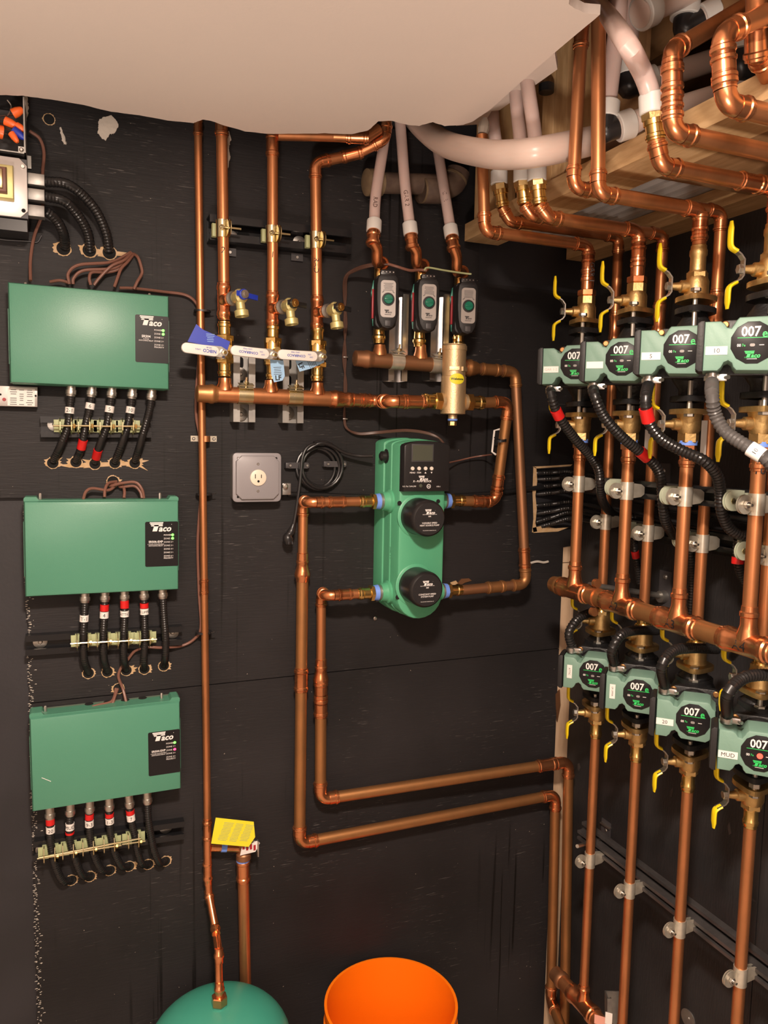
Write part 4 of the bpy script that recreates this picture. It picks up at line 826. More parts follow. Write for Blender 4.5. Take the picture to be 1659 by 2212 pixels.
# horizontal black strut behind the three risers
p0, p1 = B(446, 500, 0), B(746, 532, 0); T = strut('strut_channel', 'black slotted strut across the wall behind the three risers', p0, p1, DF, .050, .041, 'strut_black', nslot=6)
washer(T, B(500, 512, .012), DF, .013); washer(T, B(646, 524, .012), DF, .014)
for q in ((496, 545), (641, 500), (641, 556)): part(T, 'plate_bracket', MB().box(B(*q, .004), X_, Z_, .026, .016, .003), 'dark_grey'); part(T, 'screw', MB().lathe(B(q[0]+1, q[1], .007), DF, [(0, .004), (.002, .003)], 8), 'zinc')
for k, (x, y) in enumerate(((480, 495), (587, 507), (682, 520))):
    c = B(x, y, DH); T = thing('riser_clamp', '%s brass-coloured clamp holding a riser to the black strut' % ['left', 'middle', 'right'][k], 'clamp', c-Z_*.017)
    part(T, 'band', MB().lathe(c-Z_*.017, Z_, [(0, r1*1.03), (0, r1*1.12), (.034, r1*1.12), (.034, r1*1.03)], 20), 'zinc_yellow')
    for s_ in (0, 1): part(T, 'ear', MB().lathe(c+V((.006+.005*s_, -r1*1.0-.004, 0)), X_, [(0, .0165), (.0016, .0165)], 20), 'zinc_yellow')
    part(T, 'bolt', cyl(c+V((-.008, -r1-.006, 0)), c+V((.034, -r1-.006, 0)), .0022, 8), 'zinc_yellow'); part(T, 'cushion', MB().box(c+V((-.013, .022, 0)), X_, Z_, .009, .026, .012, .002), 'cushion')
    part(T, 'bolt_head', hexa(MB(), c+V((-.006, -r1-.006, 0)), X_, .0052, .005), 'zinc_yellow')
# --- wires over the zone valves and down to the pump block
for i, (o_, lab) in enumerate(((0, 'brown cable from the zone valves down the wall to the pump block'), (1, 'second brown cable strand beside the first down to the pump block'), (2, 'third brown cable strand looping past the header to the pump block'))):
    e = (i-1)*2.4
    wire(lab, [(838-i*0+e, 571, .10), (800, 573+e, .085), (765, 584+e, .05), (747+e, 600, .03), (745+e, 640, .014), (746-e*1.2, 700, .012), (744+e*1.3, 770, .010), (746-e, 830, .012), (745, 870, .010), (744+e*.4, 905, .010), (750+e*.3, 926, .012), (775, 937+e*.5, .014), (820, 934+e*.6, .03), (880, 930+e*.6, .08), (930, 938+e*.5, .12), (956+e*.3, 955, .13), (960, 990, .12)], .0022, 'wire_brown_dark', n=6)
wire('brown jacketed cable bridging the zone valve terminals', [(838, 570, .11), (858, 576, .12), (885, 584, .12), (905, 583, .115), (922, 584, .12)], .0030, 'wire_brown')
wire('yellowish cable from the middle to the right zone valve', [(916, 584, .12), (925, 578, .12), (960, 584, .12), (1000, 590, .12), (1018, 592, .125)], .0020, 'cushion')
for k, (x, y) in enumerate(((745, 772), (744, 905), (775, 937))):
    T = thing('cable_staple', ('cable staple on the brown cables beside the separator header', 'cable staple at the bend of the brown cables', 'cable staple on the brown cables above the wall coil')[k], 'staple', B(x, y, .004)); part(T, 'bridge', MB().box(B(x, y, .008), X_, Z_, .011, .003, .007, .001), 'zinc')
wire('thin brown sensor wire from pump block to the white bracket', [(962, 1001, .05), (990, 995, .02), (1020, 988, .02), (1045, 984, .03), (1062, 982, .06)], .0018, 'wire_brown')
T = thing('white_bracket', 'white strap bracket beside the inner pipe, right of pump block', 'bracket', B(1068, 970, .09))
a, b, c, d_ = B(1080, 927, .10), B(1068, 930, .09), B(1063, 976, .09), B(1071, 982, .10)
part(T, 'strap', MB().sweep([a, b, c, d_], .0024, 6), 'white'); tc_ = B(1081, 951, .112); part(T, 'tie', MB().lathe(tc_-Z_*.004, V((-.12, 0, 1)), [(0, r1*1.15), (0, r1*1.28), (.006, r1*1.28), (.006, r1*1.15)], 18), 'black_plastic'); part(T, 'tie_tail', cyl(B(1068, 945, .10), B(1080, 950, .125), .0016, 6), 'black_plastic')
# --- white drain pipe stubs behind the tubes (grimy)
T = thing('drain_stub', 'grimy capped plastic drain pipe behind the slim tubes', 'pipe', B(880, 400, .03))
a, b = B(795, 394, .045), B(980, 400, .03); d_ = (b-a).normalized()
part(T, 'pipe', cyl(a, b, .022, 20), 'pvc_dirty'); part(T, 'end_cap', MB().lathe(a-d_*.006, d_, [(0, .022), (.003, .028), (.036, .028), (.038, .022)], 22), 'cap_dirty')
part(T, 'hub', MB().lathe(B(908, 410, .036), d_, [(0, .028), (.004, .028), (.006, .029), (.05, .029)], 22), 'pvc_dirty'); part(T, 'hub_rim', MB().lathe(B(908, 410, .036), d_, [(0, .0285), (.006, .0285)], 22), 'cap_dirty')
part(T, 'elbow', MB().sweep(spl([B(955, 408, .034), B(980, 395, .034), B(990, 370, .034)], 5), .027, 18), 'pvc_dirty'); part(T, 'hub_rim', MB().lathe(B(982, 388, .034), V((.5, 0, .8)), [(0, .029), (.005, .029)], 22), 'cap_dirty')
# ================================================================== OUTLET BOX
a, b, c, d_ = B(503, 981, .05), B(612, 981, .05), B(606, 1083, .05), B(507, 1082, .05)
cc = (a+b+c+d_)/4; T = thing('outlet_box', 'square grey metal outlet box with one receptacle', 'outlet', cc-Z_*.05)
S = .1016; ez = Z_; part(T, 'box_case', MB().prism(rrect(S*.97, S*.97, .008), V((cc.x, 0, cc.z)), X_, Z_, 0, .038), 'galv')
cv = part(T, 'cover', MB().prism(rrect(S*1.02, S*1.02, .009), V((cc.x, -.036, cc.z)), X_, Z_, 0, .006, .001), 'grey_box')
q = V((cc.x, -.042, cc.z)); part(T, 'cover_raised', MB().prism([(-.046, -.034), (-.034, -.046), (.034, -.046), (.046, -.034), (.046, .034), (.034, .046), (-.034, .046), (-.046, .034)], q, X_, Z_, 0, .008, .003), 'grey_box')
q = q+DF*.008; rc = part(T, 'receptacle', MB().lathe(q, DF, [(0, .0172), (.0025, .0170), (.003, .016)], 28), 'cream'); q2 = q+DF*.0031; ms = MB()
ms.box(q2+V((-.0065, 0, .003)), X_, Z_, .0016, .009, .0003); ms.box(q2+V((.0062, 0, .003)), X_, Z_, .0016, .0075, .0003); ms.prism(circ(.0026, 12), q2+V((0, 0, -.0075)), X_, Z_, 0, .0003); part(rc, 'slot', ms, 'hole')
for x, z in ((0, .0285), (0, -.0285)): part(cv, 'screw', MB().lathe(q+V((x, 0, z)), DF, [(0, .0032), (.0015, .002)], 10), 'chrome')
for x, z, m in ((.041, .041, 'hole'), (-.041, -.041, 'hole'), (-.041, .041, 'chrome'), (.041, -.041, 'chrome')): part(cv, 'corner_screw', MB().lathe(V((cc.x+x, -.042, cc.z+z)), DF, [(0, .0026), (.0012, .002)], 8), m)
cn = B(617, 1056, .022); part(T, 'cable_connector', MB().box(cn+V((0, .012, 0)), X_, Z_, .020, .026, .022, .003), 'galv'); part(T, 'connector_screw', MB().lathe(B(616, 1050, .036), DF, [(0, .006), (.004, .006), (.006, .003)], 10), 'zinc')
conduit('power_cable', 'black armoured cable from outlet box rightwards behind the pump block', [B(622, 1068, .014), B(680, 1069, .010), B(760, 1072, .010), B(900, 1075, .010), B(1060, 1066, .010), B(1158, 1054, .004), B(1230, 1046, -.010)], r=.0062, pitch=.0055)
# coil of black cord
T = thing('cord_coil', 'coiled black power cord hung on the wall beside the outlet', 'cord', B(680, 1060, .02)); cpt = B(682, 1007, .0)
pts = []
for i in range(0, 4*24+1):
    a = 2*math.pi*i/24+1.9; rr = .0425+.0055*math.sin(i*.262*.83)+.0016*(i/24); pts.append(V((cpt.x+rr*math.cos(a)+.002*(i//24), -.012-.004*((i//24) % 3)-.002*math.sin(a*2), cpt.z+rr*1.02*math.sin(a))))
part(T, 'coil', MB().sweep(pts, .0037, 10), 'black_plastic')
part(T, 'lead', MB().sweep(spl([B(660, 975, .026), B(690, 958, .03), B(715, 962, .03), B(745, 978, .03), B(775, 985, .034), B(806, 985, .05)], 8), .0037, 10), 'black_plastic')
part(T, 'tail', MB().sweep(spl([B(700, 960, .028), B(670, 962, .03), B(654, 985, .032), B(648, 1040, .034), B(640, 1100, .034), B(632, 1145, .034)], 8), .0037, 10), 'black_plastic')
pl_ = part(T, 'plug', MB().sweep(spl([B(634, 1132, .034), B(629, 1148, .034), B(622, 1160, .034), B(625, 1176, .036)], 4), [.005, .0055, .0065, .008, .009, .0085, .008, .010, .0115, .012, .011, .011, .008], 12), 'black_plastic')
for s_ in (-1, 1): part(pl_, 'prong', MB().box(B(626+s_*4, 1172, .048), X_, Z_, .0015, .006, .006), 'dark_grey')
for k, (x, y) in enumerate(((635, 1005), (716, 1002))):
    c = B(x, y, .004); T = thing('cord_strap', '%s grey strap holding the coiled black cord' % ['left', 'right'][k], 'strap', c); part(T, 'plate', MB().prism(rrect(.050, .013, .005), c+DF*.012+V((.006, 0, 0)), X_, Z_, 0, .0015), 'dark_grey')
    part(T, 'foot', MB().box(c+V((-.016, 0, 0)), X_, Z_, .012, .012, .014, .001), 'dark_grey')
    for s_ in (-1, 1): part(T, 'screw', MB().lathe(c+V((-.012 if s_ < 0 else .026, -.0135, 0)), DF, [(0, .0036), (.002, .0025)], 8), 'zinc')
# ================================================================== PUMP BLOCK
T = thing('pump_block', 'bright green double pump block with a black display, centre of wall', 'pump', B(890, 1330, .05))
DB = .135; fl, fr = B(861, 1150, DB).x, B(960, 1150, DB).x; zt, zb = B(905, 950, DB).z, B(900, 1338, DB).z
cxb = (fl+fr)/2; hw = (fr-fl)/2
def bl_out(hw, zt, zb, arch=.014):
    out = []; n = 12
    for i in range(n+1):
        a = math.pi*i/n; out.append((hw*math.cos(a), (zt-arch)+arch*math.sin(a)))
    rb = hw
    for i in range(n+1):
        a = math.pi+math.pi*i/n; out.append((rb*math.cos(a), zb+rb*.95+rb*.95*math.sin(a)))
    return out
part(T, 'casting', MB().prism(bl_out(hw, zt, zb), V((cxb, -.03, 0)), X_, Z_, 0, DB-.03, .006), 'green_block')
part(T, 'rear_casting', MB().prism(bl_out(hw+.004, zt+.004, zb-.004), V((cxb, -.002, 0)), X_, Z_, 0, .050, .003), 'green_block')
part(T, 'side_rib', MB().prism(bl_out(hw+.002, zt+.002, zb-.002), V((cxb, -.082, 0)), X_, Z_, 0, .010, .002), 'green_block')
# controller
cz0, cz1 = B(905, 953, DB).z+.001, B(905, 1062, DB+.02).z; n = 10; arc = [(hw*.98*math.cos(math.pi*i/n), cz0-.012+.012*math.sin(math.pi*i/n)) for i in range(n+1)]
cp = part(T, 'controller', MB().prism(arc+[(-hw*.98, cz1), (hw*.98, cz1)], V((cxb, -DB+.004, 0)), X_, Z_, 0, .024, .003), 'black_plastic')
FD = DB+.0205
scr = [B(x, y, FD) for x, y in ((889, 962), (937, 962), (936, 995), (889, 995))]; oc = sum(scr, V())/4
part(cp, 'display_frame', MB().box(oc, X_, Z_, .052, .038, .0008, .0003), 'dark_grey'); part(cp, 'display', MB().box(oc+DF*.0007, X_, Z_, .047, .033, .0006), 'lcd')
mt = MB()
for i, (x, y) in enumerate(((891, 1012), (905, 1012), (919, 1012), (932, 1012))):
    c = B(x, y, FD); part(cp, 'button', MB().lathe(c, DF, [(0, .0042), (.002, .004), (.0024, .0034)], 16), 'off_white')
    z = B(x, 1021, FD)
    if i < 2: mt.text('MENU' if i == 0 else 'ITEM', z+DF*.0004, X_, Z_, .0033, bold=.01)
    else: s_ = 1 if i == 2 else -1; mt.prism([(-.0022, -.0016*s_), (.0022, -.0016*s_), (0, .0020*s_)], z, X_, Z_, 0, .0005)
logo(mt, B(914, 1032, FD)+DF*.0004, X_, Z_, .021); mt.text('X - PUMP BLOCK', B(912, 1039.5, FD)+DF*.0004, X_, Z_, .0040, bold=.02, shear=.1)
mt.text('U.S. Pat 7,044,398', B(884, 1050.5, FD)+DF*.0004, X_, Z_, .0030); mt.text('XPB-1', B(947, 1051, FD)+DF*.0004, X_, Z_, .0028)
mt.lathe(B(926, 1050.5, FD), DF, [(0, .0048), (.0005, .0048)], 20); part(cp, 'lettering', mt, 'lettering_white'); part(cp, 'mark_inner', MB().lathe(B(926, 1050.5, FD), DF, [(0, .0036), (.0007, .0036)], 20), 'black_label')
part(cp, 'lettering', MB().text('UL', B(926, 1050.5, FD)+DF*.0009, X_, Z_, .0034, bold=.02), 'lettering_white'); part(cp, 'indicator_dome', MB().lathe(B(909, 1049.5, FD), DF, [(0, .0042), (.0015, .0034), (.0022, .001)], 14), 'lcd')
# motors
for k, (fx, fy, l1, l2, l3) in enumerate(((928, 1121, 'VARIABLE SPEED', 'HEAT SOURCE PUMP', '008'), (923, 1275, 'CONSTANT SPEED', 'SYSTEM PUMP', '008'))):
    c = B(fx, fy, DB+.062); cw = V((c.x, -DB, c.z)); part(T, 'motor_seat', MB().lathe(cw+Y_*.002, DF, [(0, .047), (.003, .047), (.005, .044)], 36), 'green_block')
    mo = part(T, 'motor', MB().lathe(cw, DF, [(0, .0405), (.052, .0395), (.059, .0375), (.062, .034)], 40), 'black_plastic'); part(mo, 'cap_rim', MB().lathe(cw+DF*.0605, DF, [(0, .0345), (.0018, .034)], 40), 'black_matte')
    q = cw+DF*.0628; mt = MB(); logo(mt, q+Z_*.016, X_, Z_, .022); mt.text('ELECTRONIC CIRCULATORS', q+Z_*.0095, X_, Z_, .0018); mt.text('00R' if k == 0 else '008', q+Z_*.0055, X_, Z_, .0028, bold=.02)
    mt.text(l1, q-Z_*.0085, X_, Z_, .0034, bold=.01); mt.text(l2, q-Z_*.0135, X_, Z_, .0034, bold=.01); mt.text('TACOPUMPS CRANSTON, RI', q-Z_*.0245, X_, Z_, .0017); part(mo, 'lettering', mt, 'lettering_white')
for x, y in ((863, 1087), (859, 1290), (946, 1083)): part(T, 'bolt_hole', MB().lathe(B(x, y, DB-.001), DF, [(0, .0052), (.0013, .0048)], 16), 'hole')
part(T, 'mounting_plate', MB().box(V((cxb, -.0005, (zt+zb)/2)), X_, Z_, hw*2-.006, (zt-zb)-.03, .004), 'dark_grey')
part(T, 'screw', MB().lathe(B(811, 1336, .002), DF, [(0, .005), (.002, .003)], 10), 'zinc')
cg = B(806, 985, .058); part(T, 'cord_grip', MB().lathe(V((fl+.004, cg.y, cg.z)), -X_, [(0, .016), (.006, .016), (.007, .012), (.016, .011), (.020, .006)], 12), 'black_plastic')
mt = MB().text('PMB 3', B(835, 1190, .10)-X_*.000, Z_, Y_, .0085) if False else None
fx = fl-.0012; pz = R(833, 1190, fx)
part(T, 'marker_writing', MB().text('PMB3', V((fx, -.090, pz.z)), Z_, Y_, .008, shear=.1), 'ink')
# ports
def port(y, d, side, tape=True, xe=None):
    z = B(815 if side < 0 else 965, y, d); c = V((cxb+side*(hw-.006), -d, z.z)); s_ = X_*side
    part(T, 'port', MB().lathe(c, s_, [(0, .026), (.010, .026), (.013, .022), (.020, .0205), (.026, .020)], 22), 'green_block')
    part(T, 'port_insert', MB().lathe(c+s_*.024, s_, [(0, .0175), (.008, .0175)], 20), 'galv')
    part(T, 'blue_tape', MB().lathe(c+s_*.032, s_, [(0, .0178), (.010, .0165)], 20), 'blue_tape')
    b = thing('brass_adapter', '', 'pipe fitting', c+s_*.042); part(b, 'hex', hexa(MB(), c+s_*.042, s_, .0185, .009), 'brass'); m_ = MB(); sleeve(m_, c+s_*.050, s_, r1, .030); part(b, 'press_end', m_, 'brass'); return b, c+s_*.078
DP = .085
b, pa = port(1083, DP, -1); b['label'] = 'brass adapter on the upper left port of the pump block'
b, pb = port(1280, DP, -1); b['label'] = 'brass adapter on the lower left port of the pump block'
b, pc = port(1082, DP, 1); b['label'] = 'brass adapter on the upper right port of the pump block'
b, pd = port(1276, DP, 1); b['label'] = 'brass adapter on the lower right port of the pump block'
# loops on the left of the pump block: out, back toward the wall, down, right, down
DL = .036
def loop(label, pA, xy, q1, ym, rest, coups):
    """thin pipe from the port back to the wall and down, a reducer, then the wider loop"""
    k = V((B(xy[0], xy[1], DP).x, -DP, pA.z)); a = B(*q1); a.z = k.z; b = B(rest[0][0], rest[0][1], rest[0][2])
    mid = a.lerp(b, ym); T = run('supply_loop', label, [pA, k, a, mid], .0108, m='copper')
    run('', '', [mid]+[B(*q) for q in rest], .0132, m='copper_old', par=T, coups=coups)
    m_ = MB(); m_.lathe(mid+Z_*.030, -Z_, [(0, .0114), (.001, .0128), (.016, .0128), (.018, .0143), (.022, .0143), (.025, .0128), (.032, .0135), (.038, .0152), (.046, .0175), (.052, .0175), (.056, .0150), (.064, .0140)], 20); part(T, 'reducer', m_, 'copper_fit')
    return T, k
T, k = loop('outer left copper loop, longest drop, ending behind the inner loop', pa, (664, 1083), (655, 1088, DL), .185, [(647, 1822, DL), (1200, 1716, DL), (1190, 2160, DL), (1222, 2245, .16)], ((0, .40),)); coupling(T, pa.lerp(k, .45), X_, .0108, L=.040)
T, k = loop('inner left copper loop below the pump block, upper slanted run', pb, (703, 1279), (694, 1284, DL), .38, [(692, 1727, DL), (1228, 1645, .068), (1219, 2245, .068)], ((0, .16), (0, .26), (1, .90))); coupling(T, pb.lerp(k, .42), X_, .0108, L=.034)
# ================================================================== BOTTOM: tank and bucket
c = B(474, 2170, .17); rt = .148; z0 = c.z-.004
T = thing('expansion_tank', 'teal green domed expansion tank on the floor below the riser', 'tank', V((c.x, c.y, 0)))
prof = [(0, .120), (.01, rt-.004), (.03, rt)]; H = z0-.085
body = [(0, rt), (H-.055, rt)]+[(H-.055+ (.095)*math.sin(a), rt*math.cos(a)**.8) for a in [math.pi/2*i/12 for i in range(1, 12)]]+[(H+.040, .012)]
part(T, 'shell', MB().lathe(V((c.x, c.y, .045)), Z_, body, 48), 'green_tank'); part(T, 'base_ring', MB().lathe(V((c.x, c.y, 0)), Z_, [(0, .10), (.05, .105)], 32), 'green_tank')
part(T, 'neck', MB().lathe(V((c.x, c.y, .045+H+.030)), Z_, [(0, .02), (.006, .016), (.012, .0145)], 18), 'green_tank')
c = B(845, 2150, .26); zr = .385; c = Hh(845, 2212, zr); rb = .152
cc = V((B(845, 2150, .168).x, -.168, 0)); zr = B(845, 2060, .018).z; rb = .147
T = thing('bucket', 'orange plastic bucket standing empty on the floor', 'bucket', cc)
wall = [(0, rb-.022), (zr-.075, rb-.006), (zr-.073, rb+.003), (zr-.066, rb+.003), (zr-.064, rb-.005), (zr-.052, rb-.004), (zr-.050, rb+.004), (zr-.042, rb+.004), (zr-.040, rb-.003), (zr-.012, rb-.002), (zr-.010, rb+.003), (zr, rb+.003), (zr+.0005, rb), (zr, rb-.003), (.006, rb-.026), (.004, .0)]
part(T, 'shell', MB().lathe(cc, Z_, wall, 64, cap=True), 'orange_bucket')
part(T, 'bail', MB().sweep([cc+V(((rb+.006)*math.cos(a), -(rb+.006)*abs(math.sin(a))*.75, zr-.05-.75*rb*abs(math.sin(a)))) for a in [math.pi*i/20 for i in range(21)]], .0018, 6), 'zinc')
# ================================================================== RIGHT WALL
XF, XB = 1.0, 1.1
YF = [-.3115, -.463, -.6145, -.766]; YBK = [-.279, -.414, -.560, -.708]
DN = V((-.7071, -.7071, 0)); DH_ = V((.7071, -.7071, 0))       # pump face normal, pump face right
NM = ['farthest', 'second', 'third', 'nearest']
ZT, ZBt = 1.852, 1.688       # upper pump flange faces
ZT2, ZB2 = 1.190, 1.039
def flange(T, c, up, m, th=.009, long_=.048, short=.0335, name='flange'):
    pl = []
    for i in range(28):
        a = 2*math.pi*i/28; x, y = long_*math.cos(a), short*math.sin(a); k = 1-.16*abs(math.sin(2*a))**1.5; pl.append((x*k, y*k))
    ex = DN; ey = Z_.cross(DN)
    mb = MB(); mb.prism(pl, c if up > 0 else c-Z_*th, ex, ey, 0, th, .0015); return part(T, name, mb, m)
def handle(T, c, out, m='yellow'):
    """double-armed lever: steel middle, dipped yellow arms"""
    s = c; P = lambda o_, z: s+out*o_+Z_*z
    mb = MB(); w_ = Z_.cross(out)
    def strip(pts, th, wd, mb):
        for a, b in zip(pts, pts[1:]):
            d = (b-a); L = d.length; d.normalize(); mb.box((a+b)/2-d.cross(w_)*th/2 if False else (a+b)/2, d, w_, L+.001, wd, th, 0)
        return mb
    core = [P(.020, .032), P(.006, .022), P(0, .014), P(0, -.010), P(.004, -.016), P(.018, -.024)]
    part(T, 'lever_plate', strip(core, .0022, .012, MB()), 'zinc')
    up = spl([P(.012, .026), P(.020, .031), P(.0225, .040), P(.0225, .066)], 4); dn = spl([P(.010, -.020), P(.018, -.025), P(.0215, -.032), P(.0215, -.056)], 4)
    for q in (up, dn):
        mb = MB(); n = len(q); k = 10; vs = []
        for i, p in enumerate(q):
            t = (q[min(i+1, n-1)]-q[max(i-1, 0)]).normalized(); nn = w_.cross(t); sc = .7 if i == n-1 else 1
            for j in range(k): a = 2*math.pi*j/k; vs.append(p+w_*(.0078*sc*math.cos(a))+nn*(.0032*sc*math.sin(a)))
        tip = q[-1]+(q[-1]-q[-2]).normalized()*.004
        for j in range(k): a = 2*math.pi*j/k; vs.append(tip+w_*(.004*math.cos(a))+w_.cross((q[-1]-q[-2]).normalized())*(.002*math.sin(a)))
        fs = [(i*k+j, i*k+(j+1) % k, (i+1)*k+(j+1) % k, (i+1)*k+j) for i in range(n) for j in range(k)]+[tuple(range(k-1, -1, -1)), tuple(n*k+j for j in range(k))]
        part(T, 'dipped_arm', mb.add(vs, fs), m)
    part(T, 'handle_nut', hexa(MB(), c+out*.002, out, .0075, .007), 'zinc')
def isoval(label, x, y, zf, up, r, style, length, sdir, m='brass_cast', hz_=.026, ext=None):
    """isolation flange valve: flange at zf, body runs up (+1) or down (-1)"""
    c = V((x, y, zf)); T = thing('isolation_valve', label, 'valve', c if up > 0 else c-Z_*length)
    flange(T, c, up, m); u = Z_*up
    prof = [(.006, .0225), (.012, .0205), (.016, .0198), (.034, .0198), (.042, .0165)]
    part(T, 'body', MB().lathe(c, u, prof, 24), m)
    if style == 'thread':
        part(T, 'hex', hexa(MB(), c+u*.040, u, .0178, .018), m); L = .058
    else:
        part(T, 'hex', hexa(MB(), c+u*.040, u, .0178, .010), m)
        mb = MB(); mb.lathe(c, u, [(.048, .0160), (.052, .0145)], 20); sleeve(mb, c+u*.050, u, r*1.02, length-.050); part(T, 'press_end', mb, 'brass_cast' if ext is None else ext); L = length
    s0 = c+u*hz_; part(T, 'stem_boss', MB().lathe(s0, sdir, [(.014, .0115), (.028, .0105), (.030, .0075), (.044, .0055)], 14), m)
    handle(T, s0+sdir*.044, sdir); return T
def bolts(T, x, y, z0, z1, s=1, long_=.037):
    for k in (1, -1):
        c = V((x, y, 0))+DN*(k*long_); mb = MB(); a, b = min(z0, z1), max(z0, z1)
        bt = part(T, 'flange_bolt', cyl(c+Z_*a, c+Z_*b, .0042, 10), 'zinc'); part(bt, 'nut', hexa(MB(), c+Z_*((a+b)/2-.006), Z_, .0095, .009), 'zinc'); part(bt, 'bolt_head', hexa(MB(), c+Z_*(b-.002) if s > 0 else c+Z_*(a-.004), Z_, .0085, .006), 'zinc')
OUT = [(-278, 137), (-186, 137), (-162, 122), (-146, 98), (-124, 93), (-108, 118), (-96, 140), (-80, 157), (100, 160), (122, 150), (136, 118), (162, 96), (168, -100), (146, -118), (128, -152), (100, -172), (-84, -168), (-104, -146), (-112, -122), (-132, -108), (-154, -118), (-168, -148), (-190, -170), (-278, -170)]
def pump(label, x, y, zt, zb, px, tag, conn, k=.0002300, tagv=False, alarm=False, stick='white'):
    col = V((x, y, (zt+zb)/2)); O = PL(px[0], px[1], col+DN*.118, DN)
    T = thing('circulator_pump', label, 'pump', V((x, y, zb)))
    part(T, 'volute', MB().lathe(V((x, y, zb)), Z_, [(0, .020), (.02, .020), (.035, .030), (.055, .042), (.105, .042), (.128, .030), (.143, .020), (zt-zb, .020)], 24), 'black_cast')
    flange(T, V((x, y, zt)), -1, 'black_cast', .010); flange(T, V((x, y, zb)), 1, 'black_cast', .010)
    Oc = O-DN*.055; vc = V((x, y, Oc.z)); dd = Oc-vc
    part(T, 'motor_body', MB().sweep([vc, vc+dd*.35, Oc-DN*.018, Oc+DN*.002], [.040, .043, .043, .037], 26), 'black_cast')
    part(T, 'motor_flange', MB().prism(rrect(.088, .082, .012), O-DN*.072, DH_, Z_, 0, .012, .002), 'black_cast')
    for sx in (-1, 1): part(T, 'motor_bolt', MB().lathe(O-DN*.062+DH_*(sx*.036)+Z_*.034, DN, [(0, .0055), (.005, .0055), (.006, .004)], 10), 'copper_old')
    ol = [(a*k, b*k) for a, b in OUT]
    part(T, 'cover', MB().prism(ol, O-DN*.052, DH_, Z_, 0, .052, .004), 'green_pump')
    part(T, 'side_cap', MB().prism([(-.0735, -.036), (-.069, -.0395), (-.0635, -.0395), (-.0635, .0325), (-.069, .0325), (-.0735, .029)], O-DN*.050, DH_, Z_, 0, .051, .002), 'black_matte')
    fp = []
    for a in range(12):
        an = math.radians(15+30*a); fp.append((.0292*math.cos(an), .0302*math.sin(an)))
    f = part(T, 'face_panel', MB().prism(fp, O, DH_, Z_, 0, .0014, .0006), 'black_label'); q = O+DN*.0017
    mw, mg = MB(), MB()
    mw.text('007', q-DH_*.0030+Z_*.0158, DH_, Z_, .0135, bold=.022, sx=.86); mg.text('e', q+DH_*.0150+Z_*.0130, DH_, Z_, .0120, bold=.016, sx=.9)
    mg.box(q+Z_*.0068, DH_, Z_, .040, .0009, .0002); mw.text('00', q-DH_*.0175-Z_*.0035, DH_, Z_, .0040, bold=.015, sx=.9); mg.text('7e', q-DH_*.0115-Z_*.0035, DH_, Z_, .0036, bold=.008)
    mw.box(q+DH_*.0115-Z_*.0035, DH_, Z_, .0062, .0009, .0002); logo(mg, q-Z_*.0155, DH_, Z_, .0195, r=False); mg.text('Comfort Solutions', q-Z_*.0205, DH_, Z_, .0018); mw.box(q-Z_*.0228, DH_, Z_, .013, .0006, .0002)
    part(f, 'lettering', mw, 'lettering_white'); part(f, 'lettering', mg, 'lettering_green', 'green lettering')
    part(f, 'indicator', MB().prism(rrect(.0068, .0042, .002) if not alarm else circ(.0045, 16), q-Z_*.0035-DH_*.0003, DH_, Z_, 0, .0009), 'led_alarm' if alarm else 'led_off', 'glowing red indicator' if alarm else None)
    if tagv: s = part(T, 'name_sticker', MB().box(O-DH_*.0485-Z_*.001+DN*.0002, DH_, Z_, .0105, .0285, .0005), 'white'); part(s, 'lettering', MB().text(tag, O-DH_*.0485-Z_*.001+DN*.0009, -Z_, DH_, .0040 if len(tag) < 6 else .0032), 'ink')
    else:
        s = part(T, 'name_sticker', MB().box(O-DH_*.0465-Z_*.010+DN*.0002, DH_, Z_, .029, .0118, .0005), 'white')
        if tag: part(s, 'lettering', MB().text(tag, O-DH_*.0465-Z_*.010+DN*.0009, DH_, Z_, .0066 if len(tag) < 4 else .0048), 'ink' if tag != 'GAR 1-2' else 'silver_label')
    zc = -.0395 if conn < 0 else .033; cp_ = O-DN*.028-DH_*.050+Z_*zc; u = Z_*conn
    c = part(T, 'cable_clamp', MB().lathe(cp_, u, [(0, .0095), (.004, .0095), (.0045, .0115), (.011, .0115), (.0115, .009), (.018, .009)], 16), 'chrome')
    part(c, 'clamp_ear', MB().box(cp_+u*.007+DH_*.012, DH_, u.cross(DH_) if False else Z_, .016, .010, .008, .001), 'chrome'); part(c, 'clamp_screw', cyl(cp_+u*.007+DH_*.016+DN*.004, cp_+u*.007+DH_*.022+DN*.012, .003, 8), 'zinc')
    return T, cp_+u*.012
